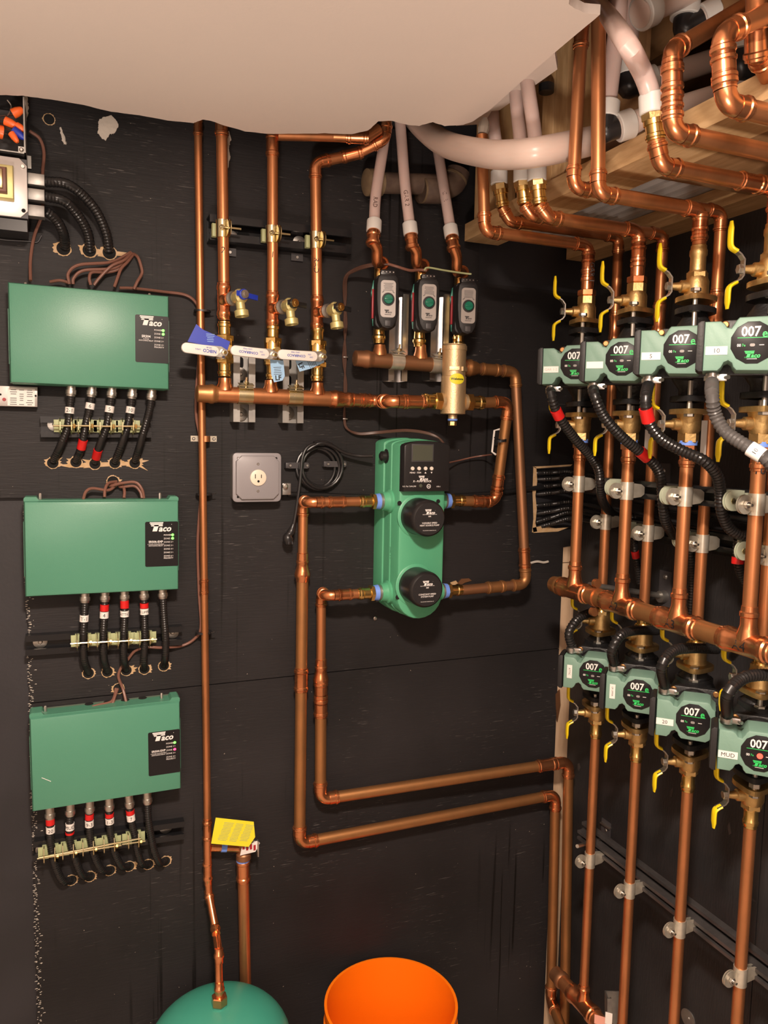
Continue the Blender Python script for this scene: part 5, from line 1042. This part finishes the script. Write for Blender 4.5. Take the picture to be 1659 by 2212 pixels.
# front and back columns
def colr(t, y): return V((XF if t else XB, y, 0))
SD = V((-.94, .34, 0)).normalized()     # direction in which the valve stems point
UP = [((1243, 786), 'GAR 1-2', 'farthest of the four upper green pumps'), ((1344, 775), '', 'second of the upper green pumps, with a blank white sticker'), ((1474, 754), '5', 'third of the upper green pumps, sticker reading 5'), ((1626, 740), '10', 'nearest of the upper green pumps, sticker reading 10')]
LP = [((1281, 1456), 'ATTIC', 'farthest of the four lower green pumps, upright ATTIC sticker'), ((1379, 1500), 'LR UPPER', 'second of the lower green pumps, upright small-print sticker'), ((1497, 1556), '20', 'third of the lower green pumps, sticker reading 20'), ((1642, 1628), 'MUD', 'nearest lower green pump, MUD sticker and red light')]
CNU, CNL = [], []
ZR = 2.018
for i in range(4):
    x, y = XF, YF[i]
    st = 'thread' if i < 2 else 'press'
    isoval('%s valve above the upper pumps, yellow handle' % ('valve above the farthest upper pump' if i == 0 else NM[i]) if False else 'brass flanged valve with yellow handle above the %s upper pump' % NM[i], x, y, ZT+.004, 1, .0112, st, .095, SD)
    isoval('brass flanged valve with yellow handle below the %s upper pump' % NM[i], x, y, ZBt-.012, -1, .0112, 'thread', .06, SD)
    T, cp_ = pump(UP[i][2], x, y, ZT-.006, ZBt, UP[i][0], UP[i][1], -1); CNU.append(cp_); bolts(T, x, y, ZT-.040, ZT+.018); bolts(T, x, y, ZBt-.022, ZBt+.034, -1)
    x, y = XB, YBK[i]
    isoval('brass flanged valve above the %s lower pump, under the copper header' % NM[i], x, y, ZT2+.004, 1, .0105, 'press', .080, SD, ext='brass')
    isoval('brass flanged valve with yellow handle below the %s lower pump' % NM[i], x, y, ZB2-.004, -1, .0105, 'press', .085, SD, ext='brass')
    T, cp_ = pump(LP[i][2], x, y, ZT2-.012, ZB2+.008, LP[i][0], LP[i][1], 1, k=.000222, tagv=i < 2, alarm=i == 3); CNL.append(cp_); bolts(T, x, y, ZT2-.034, ZT2+.012); bolts(T, x, y, ZB2-.014, ZB2+.024, -1)
# header of the front columns, with columns
rh = .0172; RB = .0105; ZM = 1.301; m0 = V((XF-.045, -.285, ZM))
XH = XF
hy0, hy1 = -.235, -1.15
T = thing('copper_header', 'large copper header running along the right wall under the upper columns', 'pipe header', V((XH, -.6, ZM-.02)))
part(T, 'pipe', cyl(V((XH, hy0-.015, ZM)), V((XH, hy1, ZM)), rh, 24), 'copper_old'); part(T, 'end_cap', MB().lathe(V((XH, hy0, ZM)), -Y_, [(0, rh*.75), (.002, rh), (.018, rh*1.08), (.022, rh*1.18), (.028, rh*1.18), (.032, rh*1.08), (.036, rh*1.04)], 24), 'copper_old')
for i, y in enumerate(YF+[-.9175]):
    c = V((XH, y, ZM)); te = part(T, 'tee_fitting', (lambda m_: (sleeve(m_, c, -Y_, rh, .052, seg=22), sleeve(m_, c, Y_, rh, .052, seg=22), m_.lathe(c, Z_, [(.008, r1*1.65), (.017, r1*1.5), (.025, r1*1.3), (.031, r1*1.15), (.044, r1*1.15), (.046, r1*1.32), (.052, r1*1.32), (.054, r1*1.14), (.062, r1*1.1)], 20), m_)[-1])(MB()), 'copper_fit')
    if 0 < i < 4: marktext(te, 'A%d' % (i+1), c+V((0, .0, 0)), Y_, rh*1.15, .016) if False else part(te, 'marker_writing', MB().text('A%d' % (i+1), c, -Y_, (Z_*.9+X_*0).normalized(), .016, wrap=('x', rh*1.15)), 'ink')
part(T, 'hanger_ring', MB().lathe(V((XH, -.400+.020, ZM)), -Y_, [(0, rh*1.02), (0, rh*1.16), (.012, rh*1.16), (.012, rh*1.02)], 22), 'copper'); 
part(T, 'hanger_lug', MB().lathe(V((XH-.0, -.380, ZM+.0285)), -Y_, [(0, .009), (.010, .009)], 14), 'copper'); part(T, 'hanger_lug', MB().lathe(V((XH-.004, -.380, ZM-.030)), -Y_, [(0, .009), (.010, .009)], 14), 'copper')
for i, y in enumerate(YF):
    run_t = V((XF, y, ZT+.055)) if i < 2 else V((XF, y, ZT+.080))
    T = thing('copper_column', '%s front copper column from the big header up to its valve' % NM[i], 'pipe', V((XF, y, ZM+.05)))
    zt_ = ZBt-.012-.058; part(T, 'pipe', cyl(V((XF, y, ZM+.05)), V((XF, y, zt_)), r1), 'copper')
    part(T, 'blue_tape', MB().lathe(V((XF, y, zt_+.004)), -Z_, [(0, .0158), (.008, .0158)], 18), 'blue_tape')
    mb = MB(); hexa(mb, V((XF, y, zt_-.003)), -Z_, .0155, .012); sleeve(mb, V((XF, y, zt_-.012)), -Z_, r1, .030); part(T, 'adapter', mb, 'copper_fit')
    if i in (2, 3): marktext(T, '5' if i == 2 else '10', R(1477 if i == 2 else 1641, 1008 if i == 2 else 1014, XF), Z_, r1*1.01, .014)
for i, y in enumerate(YBK):
    T = thing('copper_column', '%s rear copper column above the lower pumps' % NM[i], 'pipe', V((XB, y, ZT2+.07)))
    part(T, 'pipe', cyl(V((XB, y, ZT2+.06)), V((XB, y, ZR+.005)), RB), 'copper')
    coupling(T, V((XB, y, ZR-.155)), Z_, RB, L=.065)
    if i: part(T, 'paper_flag', MB().box(R((1308, 1398, 1520, 1665)[i], (980, 955, 950, 960)[i], XB-.02), DH_, Z_, .010, .070 if i > 1 else .05, .0006), 'white')
    T = thing('copper_drop', '%s lower copper pipe dropping from its valve to the floor header' % NM[i], 'pipe', V((XB, y, .34)))
    part(T, 'pipe', cyl(V((XB, y, ZB2-.07)), V((XB, y, .335)), RB), 'copper')
T = thing('copper_header', 'floor-level copper header along the right wall, lower right', 'pipe header', V((XB, -.5, .29)))
part(T, 'pipe', cyl(V((XB, -.175, .305)), V((XB, -1.2, .305)), rh, 24), 'copper'); part(T, 'end_cap', MB().lathe(V((XB, -.165, .305)), -Y_, [(0, .014), (.002, .018), (.02, .0190), (.024, .0205), (.032, .0205), (.036, .018)], 24), 'copper_dull')
for y in YBK:
    c = V((XB, y, .305)); m_ = MB(); sleeve(m_, c, -Y_, rh, .048, seg=22); sleeve(m_, c, Y_, rh, .048, seg=22); m_.lathe(c, Z_, [(.008, .017), (.018, .0145), (.025, .0122), (.034, .0122), (.036, .0140), (.042, .0140), (.044, .0122), (.05, .0112)], 20); part(T, 'tee_fitting', m_, 'copper_fit')
T = thing('pink_tag', 'small pink paper tab at the bottom edge beside the floor header', 'tag', R(1305, 2200, 1.03)); part(T, 'sheet', MB().box(R(1303, 2206, 1.03), DH_, Z_, .036, .020, .001), 'pink_tag'); part(T, 'pale_edge', MB().box(R(1315, 2200, 1.028), DH_, Z_, .014, .026, .001), 'white')
# clamps on the columns
def rclamp(label, x, y, z, r, m, strut_x=None, green=False):
    c = V((x, y, z)); T = thing('pipe_clamp', label, 'clamp', c-Z_*.018); wd = .034
    part(T, 'band', MB().lathe(c-Z_*wd/2, Z_, [(0, r*1.04), (0, r*1.15), (wd, r*1.15), (wd, r*1.04)], 20), m)
    e = c+X_*(-r-.0135)+Y_*.003
    for s_ in (0, 1): part(T, 'ear', MB().lathe(e-Y_*(.004*s_), -Y_, [(0, .0152), (.0015, .0152)], 24), m)
    for s_ in (-1, 1): part(T, 'shoulder', MB().prism([(0, -wd*.42), (.018, -wd*.36), (.026, -.007), (.026, .007), (.018, wd*.36), (0, wd*.42)], c+Y_*(s_*.004)+X_*(r*1.12), X_, Z_, 0, .0012), m)
    bt = part(T, 'bolt', cyl(e+Y_*.006, e-Y_*.018, .0024, 10), 'zinc'); part(bt, 'bolt_head', hexa(MB(), e-Y_*.006, -Y_, .006, .005), 'zinc'); return T
ZS1 = 1.562; ZS2 = 1.475; ZS3 = .640
for i, y in enumerate(YF):
    z = R((1257, 1355, 1486, 1641)[i], (1046, 1060, 1073, 1090)[i], XF).z; rclamp('clear-coated clamp on the %s front column' % NM[i], XF, y, z, r1, 'clamp_clear')
for i, y in enumerate(YBK):
    z = R((1303, 1393, 1514, 1655)[i], (1126, 1150, 1173, 1198)[i], XB).z; rclamp('dull clamp on the %s rear column' % NM[i], XB, y, z, RB, 'clamp_clear')
    zl = R((1270, 1362, 1474, 1610)[i], (1853, 1922, 2008, 2116)[i], XB).z; rclamp('clear-coated clamp on the %s lower drop pipe' % NM[i], XB, y, zl, RB, 'clamp_clear')
zf = R(1486, 1073, XF).z; zbk = R(1514, 1173, XB).z; zlo = R(1474, 2008, XB).z
strut('strut_channel', 'black strut behind the front columns', V((XF+.020, -.20, zf)), V((XF+.020, -1.25, zf)), -X_, .041, .0, 'strut_black') if False else None
strut('strut_channel', 'black strut carrying the clamps of the front columns', V((XF+.062, -.255, zf)), V((XF+.062, -1.25, zf)), -X_, .034, .022, 'strut_black')
strut('strut_channel', 'black strut carrying the clamps of the rear columns', V((XB+.062, -.18, zbk)), V((XB+.062, -1.25, zbk)), -X_, .034, .022, 'strut_black')
strut('strut_channel', 'dark strut carrying the clamps of the lower drop pipes', V((XB+.048, -.19, zlo)), V((XB+.048, -1.25, zlo)), -X_, .022, .018, 'strut_grey')
T = strut('strut_channel', 'rear dark strut running parallel behind the lower clamps', V((1.185, -.155, zlo-.004)), V((1.185, -1.25, zlo-.004)), -X_, .024, .016, 'strut_grey')
solo('threaded_rod', MB().sweep([R(1247, 1828, 1.06), R(1306, 1812, 1.20)], .0042, 10), 'zinc', 'zinc rod through the far end of the lower struts', 'rod')
T = thing('wall_bracket', 'small zinc wall plate at the far end of the lower struts', 'bracket', R(1308, 1800, XR)); part(T, 'plate', MB().box(R(1310, 1797, XR-.002), -Y_, Z_, .034, .060, .003), 'dark_grey'); part(T, 'lip', MB().box(R(1312, 1782, XR-.002), -Y_, Z_, .034, .003, .010), 'zinc'); part(T, 'washer', MB().lathe(R(1306, 1812, XR-.02), -X_, [(0, .010), (.004, .010)], 16), 'clamp_clear'); part(T, 'screw', MB().lathe(R(1309, 1793, XR-.006), -X_, [(0, .004), (.002, .003)], 8), 'zinc')
T = thing('standoff', 'zinc standoff rod and dark wall plate behind the big copper header', 'bracket', R(1440, 1290, XR)); pc_ = R(1438, 1288, XR-.002)
part(T, 'plate', MB().box(pc_, -Y_, Z_, .036, .115, .004), 'dark_grey'); part(T, 'rod', cyl(pc_, V((XF+.03, pc_.y+.005, ZM+.012)), .0062, 12), 'galv'); part(T, 'collar', MB().lathe(pc_-X_*.004, -X_, [(0, .014), (.014, .013)], 16), 'galv')
for s_ in (-1, 1): part(T, 'screw', MB().lathe(pc_+Z_*(s_*.044)-X_*.004, -X_, [(0, .006), (.003, .004)], 10), 'galv')
T = thing('standoff', 'dark wall plate with a screw, right of the third front column', 'bracket', R(1430, 1035, XR)); pc_ = R(1435, 1035, XR-.002); part(T, 'plate', MB().box(pc_, -Y_, Z_, .040, .070, .004), 'dark_grey'); part(T, 'screw', MB().lathe(pc_+Z_*.018-X_*.004, -X_, [(0, .006), (.003, .004)], 10), 'galv')
strut('strut_channel', 'short upright grey strut at the bottom right behind the drop pipes', R(1325, 2260, 1.19), R(1325, 2140, 1.19), -Y_-X_*.5, .041, .030, 'galv', lip=.24)
T = thing('round_washer', 'round zinc washer on the right wall at the bottom edge', 'washer', R(1488, 2198, XR)); part(T, 'disc', MB().lathe(R(1488, 2200, XR-.002), -X_, [(0, .020), (.003, .020)], 24), 'galv'); part(T, 'screw', MB().lathe(R(1488, 2200, XR-.005), -X_, [(0, .003), (.002, .002)], 8), 'zinc')
# conduit clamps (greenish) on the front strut and rear strut
def gclamp(label, px, X, r=.0115):
    c = R(px[0], px[1], X); T = thing('conduit_clamp', label, 'clamp', c-Z_*.018); wd = .032
    part(T, 'band', MB().lathe(c+X_*(r+.002)-Z_*wd/2, Z_, [(0, r*1.0), (0, r*1.10), (wd, r*1.10), (wd, r*1.0)], 18), 'clamp_green')
    e = c+X_*(-.006)-Y_*.002
    pl = [(.016*math.cos(math.radians(a)), .0165*math.sin(math.radians(a))) for a in range(90, 271, 15)]+[(.024, -.0165), (.024, .0165)]
    for s_ in (0, 1): part(T, 'ear', MB().prism(pl, e-Y_*(.005*s_)-Y_*.008, X_, Z_, 0, .0016, .0004), 'clamp_green')
    part(T, 'tab', MB().box(e+X_*.040-Y_*.006, X_, Z_, .030, .024, .0015), 'clamp_green'); part(T, 'hex_hole', hexa(MB(), e-Y_*.0148, -Y_, .0050, .0015), 'zinc_yellow'); return c+X_*(r+.002)
GC = [gclamp('greenish conduit clamp between the %s front columns' % n, p, XF-.0) for n, p in (('farthest and second', (1318, 1052)), ('second and third', (1436, 1069)), ('third and nearest', (1572, 1080)))]
gclamp('dark greenish clamp behind the second front column', (1348, 1143), XB); gclamp('dull clamp half hidden left of the third front column', (1462, 1163), XB); gclamp('greenish clamp low between third and nearest columns with red tape under it', (1596, 1187), XB-.02)
# conduits of the upper pumps
RC = .0098
def rcond(lab, pts, r=RC, m='conduit', **k): return conduit('flexible_conduit', lab, pts, r=r, m=m, pitch=.0062, depth=.86, n=7, **k)
def rp(*l): return [R(a, b, X) for a, b, X in l]
T, q = rcond('black conduit with red tape sweeping down from the farthest upper pump', [CNU[0]]+rp((1190, 850, .86), (1205, 895, .88), (1240, 945, .93), (1275, 985, .98), (1293, 1015, 1.0), (1297, 1050, 1.01), (1303, 1085, 1.05), (1330, 1115, 1.14), (1372, 1118, 1.19))); band(T, q, .22, .020, RC, 'red_tape')
T, q = rcond('black conduit sweeping down from the second upper pump', [CNU[1]]+rp((1283, 850, .86), (1305, 900, .88), (1345, 945, .92), (1390, 982, .97), (1418, 1010, 1.0), (1428, 1040, 1.01), (1432, 1090, 1.01), (1442, 1135, 1.04), (1475, 1170, 1.12), (1540, 1180, 1.19))); band(T, q, .40, .022, RC, 'red_tape')
T, q = rcond('thicker black conduit with red tape from the third upper pump', [CNU[2]]+rp((1395, 860, .86), (1400, 905, .87), (1425, 945, .89), (1470, 972, .92), (1520, 995, .95), (1548, 1025, .98), (1556, 1060, 1.0), (1558, 1100, 1.01), (1575, 1140, 1.04), (1612, 1158, 1.08), (1680, 1145, 1.15))); band(T, q, .175, .024, RC, 'red_tape')
T, q = rcond('grey-dusted conduit with white sleeve from the nearest upper pump', [CNU[3]]+rp((1538, 850, .84), (1545, 895, .85), (1570, 935, .86), (1620, 968, .87), (1665, 1000, .89), (1700, 1050, .95)), m='conduit_grey'); band(T, q, .66, .020, RC, 'white', '10')
# conduits of the lower pumps: rise and bend back toward the wall
for i, (lab, l) in enumerate((('short black conduit arching up from the farthest lower pump', [(1229, 1368, .99), (1245, 1340, 1.01), (1268, 1326, 1.05), (1290, 1322, 1.12)]), ('black conduit arching up from the second lower pump', [(1322, 1405, .97), (1342, 1372, .99), (1372, 1362, 1.04), (1420, 1362, 1.12)]), ('black conduit arching up from the third lower pump', [(1430, 1440, .95), (1452, 1408, .98), (1490, 1400, 1.03), (1550, 1402, 1.12)]), ('black conduit arching up from the nearest lower pump', [(1572, 1500, .93), (1600, 1468, .96), (1640, 1458, 1.0), (1700, 1462, 1.06)]))):
    T, q = rcond(lab, [CNL[i]]+rp(*l))
rcond('dark conduit dropping from the low greenish clamp near the right edge', rp((1594, 1165, 1.10), (1594, 1205, 1.11), (1600, 1240, 1.13), (1625, 1290, 1.18), (1632, 1345, 1.2), (1600, 1375, 1.2), (1575, 1395, 1.19)), r=.0085); 
solo('tape_wrap', MB().lathe(R(1594, 1203, 1.11), -Z_, [(0, .0105), (.012, .0105)], 16), 'red_tape', 'red tape wrap under the low greenish clamp near the right edge', 'tape')
T, q = rcond('dark conduit with a red mark hanging behind the second front column', rp((1372, 1150, 1.16), (1371, 1185, 1.16), (1376, 1215, 1.17), (1382, 1260, 1.19)), r=.0078); band(T, q, .42, .016, .0078, 'red_tape')
T, q = rcond('dark conduit hanging behind the third front column', rp((1490, 1160, 1.16), (1492, 1200, 1.17), (1494, 1260, 1.19), (1490, 1330, 1.2)), r=.0078); band(T, q, .12, .010, .0078, 'red_tape')
# bundle of conduits through the sawn opening
BY = [(1022, 1020, 1028), (1036, 1032, 1038), (1052, 1046, 1046), (1068, 1060, 1062), (1092, 1085, 1095), (1110, 1098, 1108), (1128, 1106, 1116), (1140, 1120, 1125)]
for k, (a, b, c_) in enumerate(BY):
    nm_ = ['topmost', 'second from top', 'third from top', 'fourth from top', 'fifth from top', 'sixth from top', 'seventh from top', 'lowest'][k]
    rcond('%s black conduit coming through the sawn wall opening' % nm_, [B(1158, a, -.012 if k % 2 else -.006), B(1195, (a+b)/2, .012+.004*(k % 2)), B(1240, b, .05+.006*(k % 2))]+rp((1330, c_+10, 1.20), (1450, c_+30+k*2, 1.205), (1590, c_+45+k*4, 1.205), (1700, c_+60+k*5, 1.205)), r=.0068)
# ================================================================== OVERHEAD RUNS
def brassad(label, top, bot, dirn=None):
    d = (bot-top).normalized(); T = thing('brass_adapter', label, 'pipe fitting', bot); L = (bot-top).length
    part(T, 'hex', hexa(MB(), top, d, .0165, L*.28), 'brass_cast'); m_ = MB(); m_.lathe(top+d*(L*.26), d, [(0, .0148), (L*.18, .0148), (L*.2, .0128)], 20); sleeve(m_, top+d*(L*.44), d, r1, L*.56); part(T, 'press_end', m_, 'brass'); return T
def pexring(T, c, d, r=.0143, L=.026, k=None):
    k = k or (1.36 if r < .016 else 1.28)
    return part(T, 'expansion_ring', MB().lathe(c-d*L/2, d, [(0, r*k*.93), (.0015, r*k), (L-.0015, r*k), (L, r*k*.93)], 24), 'pex_ring')
def pexrun(label, pts, r=.0122, m='pex', ring=None, n=7, name='pex_tube'):
    T = thing(name, label, 'tube', min(pts, key=lambda p: p.z)); part(T, 'tube', MB().sweep(spl(pts, n), r, 22), m)
    for c, d in (ring or []): pexring(T, c, d, r)
    return T
def zone(i, pair, E, top, lab, front, w=None, coups=()):
    """vertical, elbow, overhead run and drop onto column i"""
    y = YF[i] if front else YBK[i]; x = XF if front else XB; e = B(E[0], E[1], -y); z = e.z
    z = max(min(z, 2.05), 2.0); e = V((e.x, y, z)); t = B(top[0], top[1], -y+.0)
    end = V((x, y, ZT+.055+.012)) if front and i < 2 else V((x, y, ZT+.088)) if front else V((x, y, ZR-.02))
    return run('overhead_pipe', lab, [t, e, V((x, y, z)), end], r1 if front else RB, coups=coups, m='copper')
# zone 1
T = zone(0, 0, (1047, 500), (1041, 292), 'far left overhead copper pipe turning down onto the farthest front column', True, coups=((2, .35),))
part(T, 'coupling', (lambda m_: (hexa(m_, V((XF, YF[0], ZT+.062)), Z_, .0185, .012), sleeve(m_, V((XF, YF[0], ZT+.074)), Z_, r1, .030), m_)[-1])(MB()), 'copper_fit')
marktext(T, 'GAR 1', R(1279, 590, XF), Z_, r1*1.01, .010, rotate=True)
T = zone(0, 0, (1103, 471), (1084, 447), 'overhead copper pipe behind the first one, onto the farthest rear column', False)
brassad('brass adapter under the leftmost overhead white ring', B(1079, 397, .279), B(1086, 448, .279)); T = None
T = zone(1, 0, (1185, 470), (1163, 440), 'overhead copper pipe turning down onto the second front column', True, coups=((2, .4),))
part(T, 'coupling', (lambda m_: (hexa(m_, V((XF, YF[1], ZT+.062)), Z_, .0185, .012), sleeve(m_, V((XF, YF[1], ZT+.074)), Z_, r1, .030), m_)[-1])(MB()), 'copper_fit')
T = zone(1, 0, (1150, 466), (1132, 440), 'overhead copper pipe onto the second rear column', False)
brassad('brass adapter under the middle overhead white ring', B(1129, 390, .414), B(1134, 441, .414)); brassad('brass adapter under the right overhead white ring', B(1160, 388, .463), B(1165, 442, .463))
zone(2, 0, (1292, 418), (1293, 40), 'tall copper pipe right of its twin, turning onto the third front column', True, coups=((2, .4),))
zone(2, 0, (1238, 405), (1258, 38), 'tall copper pipe at the ceiling edge, turning onto the third rear column', False, coups=((0, .10),))
T = zone(3, 0, (1428, 358), (1417, 300), 'overhead copper pipe from the brass adapter onto the nearest front column', True, coups=((1, .75),))
brassad('brass adapter below the thick curved tube at the top right', B(1411, 243, .766), B(1417, 304, .766))
# zone 4 rear and the looped pipes nearer the camera
ya = -.83
T = run('overhead_pipe', 'fat copper offset at the top right turning into an overhead run', [B(1700, -40, .72), B(1452, 110, .83), B(1452, 285, .83), V((1.16, -.83, B(1452, 285, .83).z)), V((1.16, -.83, 1.9))], .0116, coups=((1, .38), (1, .62)))
T = run('overhead_pipe', 'copper trap-shaped bend near the top right corner', [B(1655, 30, .93), B(1560, 75, .93), B(1568, 225, .93), V((1.15, -.93, B(1568, 225, .93).z))], .0118, coups=((1, .45),))
T = run('overhead_pipe', 'copper vertical at the very top right edge bending away', [B(1634, -40, .92), B(1634, 110, .90), B(1665, 170, .86), B(1720, 190, .84)], .0124, skip=(2,), coups=((0, .8),))
# pex tubes overhead
pexrun('leftmost slim tube hanging behind the big curved tube', [B(1064, 225, .279), B(1066, 270, .279), B(1074, 330, .279), B(1079, 395, .279)], ring=[(B(1078, 384, .279), V((.02, 0, -1)).normalized())])
pexrun('middle slim tube hanging behind the big curved tube', [B(1112, 130, .40), B(1116, 220, .405), B(1124, 300, .414), B(1129, 390, .414)], ring=[(B(1129, 378, .414), V((.02, 0, -1)).normalized())])
pexrun('right slim tube hanging behind the big curved tube', [B(1130, 130, .44), B(1142, 200, .45), B(1156, 300, .463), B(1160, 390, .463)], ring=[(B(1160, 375, .463), V((.02, 0, -1)).normalized())])
pexrun('big pale tube curving across under the ceiling edge', [B(880, 235, .02), B(915, 276, .12), B(965, 312, .24), B(1050, 332, .40), B(1110, 334, .475), B(1165, 328, .515), B(1245, 312, .512), B(1330, 292, .47), B(1410, 270, .42)], r=.0240, m='pex_big', n=9)
pexrun('thick tube curving down to the brass adapter at the top right', [Hh(1215, -60, 2.42), Hh(1290, 5, 2.36), B(1345, 80, .80), B(1385, 150, .775), B(1404, 200, .768), B(1410, 245, .766)], r=.0132, ring=[(B(1409, 225, .766), V((.12, 0, -1)).normalized())], n=9)
el = B(1307, 285, .60); d_up = (B(1325, 120, .60)-el).normalized()
pexrun('slim upright tube above the black elbow', [el+d_up*.022, B(1318, 180, .60), B(1333, 60, .60), B(1338, -20, .60)], r=.0138, ring=[(el+d_up*.034, d_up)])
g1_ = B(1480, 228, .64) ; g2_ = B(1720, 155, .66); dr = (g1_-el).normalized()
pexrun('straight pale tube running right from the black elbow', [el+dr*.02, g1_, g2_], r=.0175, ring=[(el+dr*.034, dr)], m='pex_big')
T = thing('plastic_elbow', 'black plastic elbow joining the upright tube and the straight tube', 'pipe fitting', el); part(T, 'body', MB().sweep(spl([el+d_up*.026, el+d_up*.008, el, el+dr*.010, el+dr*.030], 5), .0165, 18), 'black_plastic')
e2 = B(1357, 190, .52); u2 = Z_; dr2 = (B(1480, 150, .56)-e2).normalized()
pexrun('upright tube behind the thick curved one', [e2+u2*.02, e2+u2*.10, e2+u2*.25], r=.0138, ring=[(e2+u2*.034, u2)])
pexrun('upper straight pale tube running right behind the copper offset', [e2+dr2*.02, B(1480, 150, .56), B(1720, 70, .60)], r=.0185, ring=[(e2+dr2*.036, dr2)], m='pex_big')
T = thing('plastic_elbow', 'black plastic elbow behind the thick curved tube', 'pipe fitting', e2); part(T, 'body', MB().sweep(spl([e2+u2*.03, e2+u2*.008, e2, e2+dr2*.010, e2+dr2*.03], 5), .0175, 18), 'black_plastic')
t3 = B(1385, 28, .62); d3 = (B(1440, 2, .62)-t3).normalized()
pexrun('white-ringed tube end at the top edge', [t3-d3*.004, t3+d3*.10, t3+d3*.22], r=.0205, ring=[(t3+d3*.012, d3)], m='pex_big')
t4 = B(1478, 62, .60); d4 = (B(1530, 36, .62)-t4).normalized()
pexrun('upright white-ringed tube over the black tee at the top', [t4+Z_*.02, t4+Z_*.2], r=.0185, ring=[(t4+Z_*.030, Z_)], m='pex_big'); pexrun('ringed tube running right from the black tee at the top', [t4+d4*.03, t4+d4*.22], r=.0185, ring=[(t4+d4*.045, d4)], m='pex_big')
T = thing('plastic_tee', 'black plastic tee at the top right between ringed tubes', 'pipe fitting', t4); part(T, 'body', MB().sweep(spl([t4+Z_*.022, t4, t4+d4*.012, t4+d4*.035], 5), .0175, 18), 'black_plastic')
t5 = B(1600, 155, .66); T = thing('plastic_elbow', 'black plastic elbow at the right edge behind the copper bend', 'pipe fitting', t5); part(T, 'body', MB().sweep(spl([t5+Z_*.03, t5, t5+(g2_-g1_).normalized()*.04], 5), .018, 18), 'black_plastic'); part(T, 'ring', MB().lathe(t5+Z_*.03, Z_, [(0, .024), (.024, .024)], 22), 'pex_ring')
T = thing('hanger_cap', 'small black plastic cap in the framing above the big tube', 'cap', B(1180, 190, .62)); part(T, 'body', MB().lathe(Hh(1180, 200, 2.262-.0), Z_, [(0, .014), (.014, .0145)], 18), 'black_plastic')
cz_ = B(1043, 275, .3115); T = thing('plaster_lump', 'white plaster lump on the top of the far left overhead pipe', 'plaster', cz_); part(T, 'lump', MB().lathe(cz_-Z_*.012, V((.15, 0, 1)), [(0, .009), (.008, .011), (.020, .010), (.030, .004)], 9), 'plaster')

# ------------------------------------------------------------------ repeats share a group
GROUPS = {'relay_box': 'green relay boxes on the back wall', 'strut_channel': 'strut channels on both walls', 'flexible_conduit': 'black flexible conduits', 'conduit_clamp': 'conduit clamps on the struts',
 'ribbed_conduit': 'conduits from the top-left box', 'wire_nut': 'wire nuts in the open box', 'thermostat_wire': 'brown low-voltage wires', 'cable_tie': 'cable ties on the thin riser', 'copper_riser': 'copper risers on the back wall',
 'drain_cock': 'drain cocks on the wide risers', 'ball_valve': 'brass ball valves above the left header', 'valve_lever': 'white valve levers', 'paper_tag': 'paper tags on the ball valves', 'copper_header': 'copper headers',
 'zone_valve': 'zone valves above the right header', 'pex_tube': 'translucent plastic tubes', 'copper_bend': 'copper bends above the zone valves', 'pipe_clamp': 'pipe clamps', 'riser_clamp': 'clamps on the wide risers',
 'cable_staple': 'cable staples on the brown cables', 'cord_strap': 'straps holding the coiled cord', 'brass_adapter': 'brass press adapters', 'supply_loop': 'copper loops left of the pump block', 'circulator_pump': 'green circulator pumps on the right wall',
 'isolation_valve': 'flanged isolation valves of the pumps', 'copper_column': 'upright copper columns on the right wall', 'copper_drop': 'copper drops to the floor header', 'overhead_pipe': 'overhead copper pipes', 'plastic_elbow': 'black plastic elbows', 'copper_pipe': 'copper pipes right of the pump block', 'standoff': 'wall plates behind the right columns'}
tops = [o for o in SC.objects if o.parent is None and o.get('label')]
cnt = {}
for o in tops: cnt.setdefault(o.name.split('.')[0], []).append(o)
for k, l in cnt.items():
    if len(l) > 1 and k in GROUPS:
        for o in l: o['group'] = GROUPS[k]
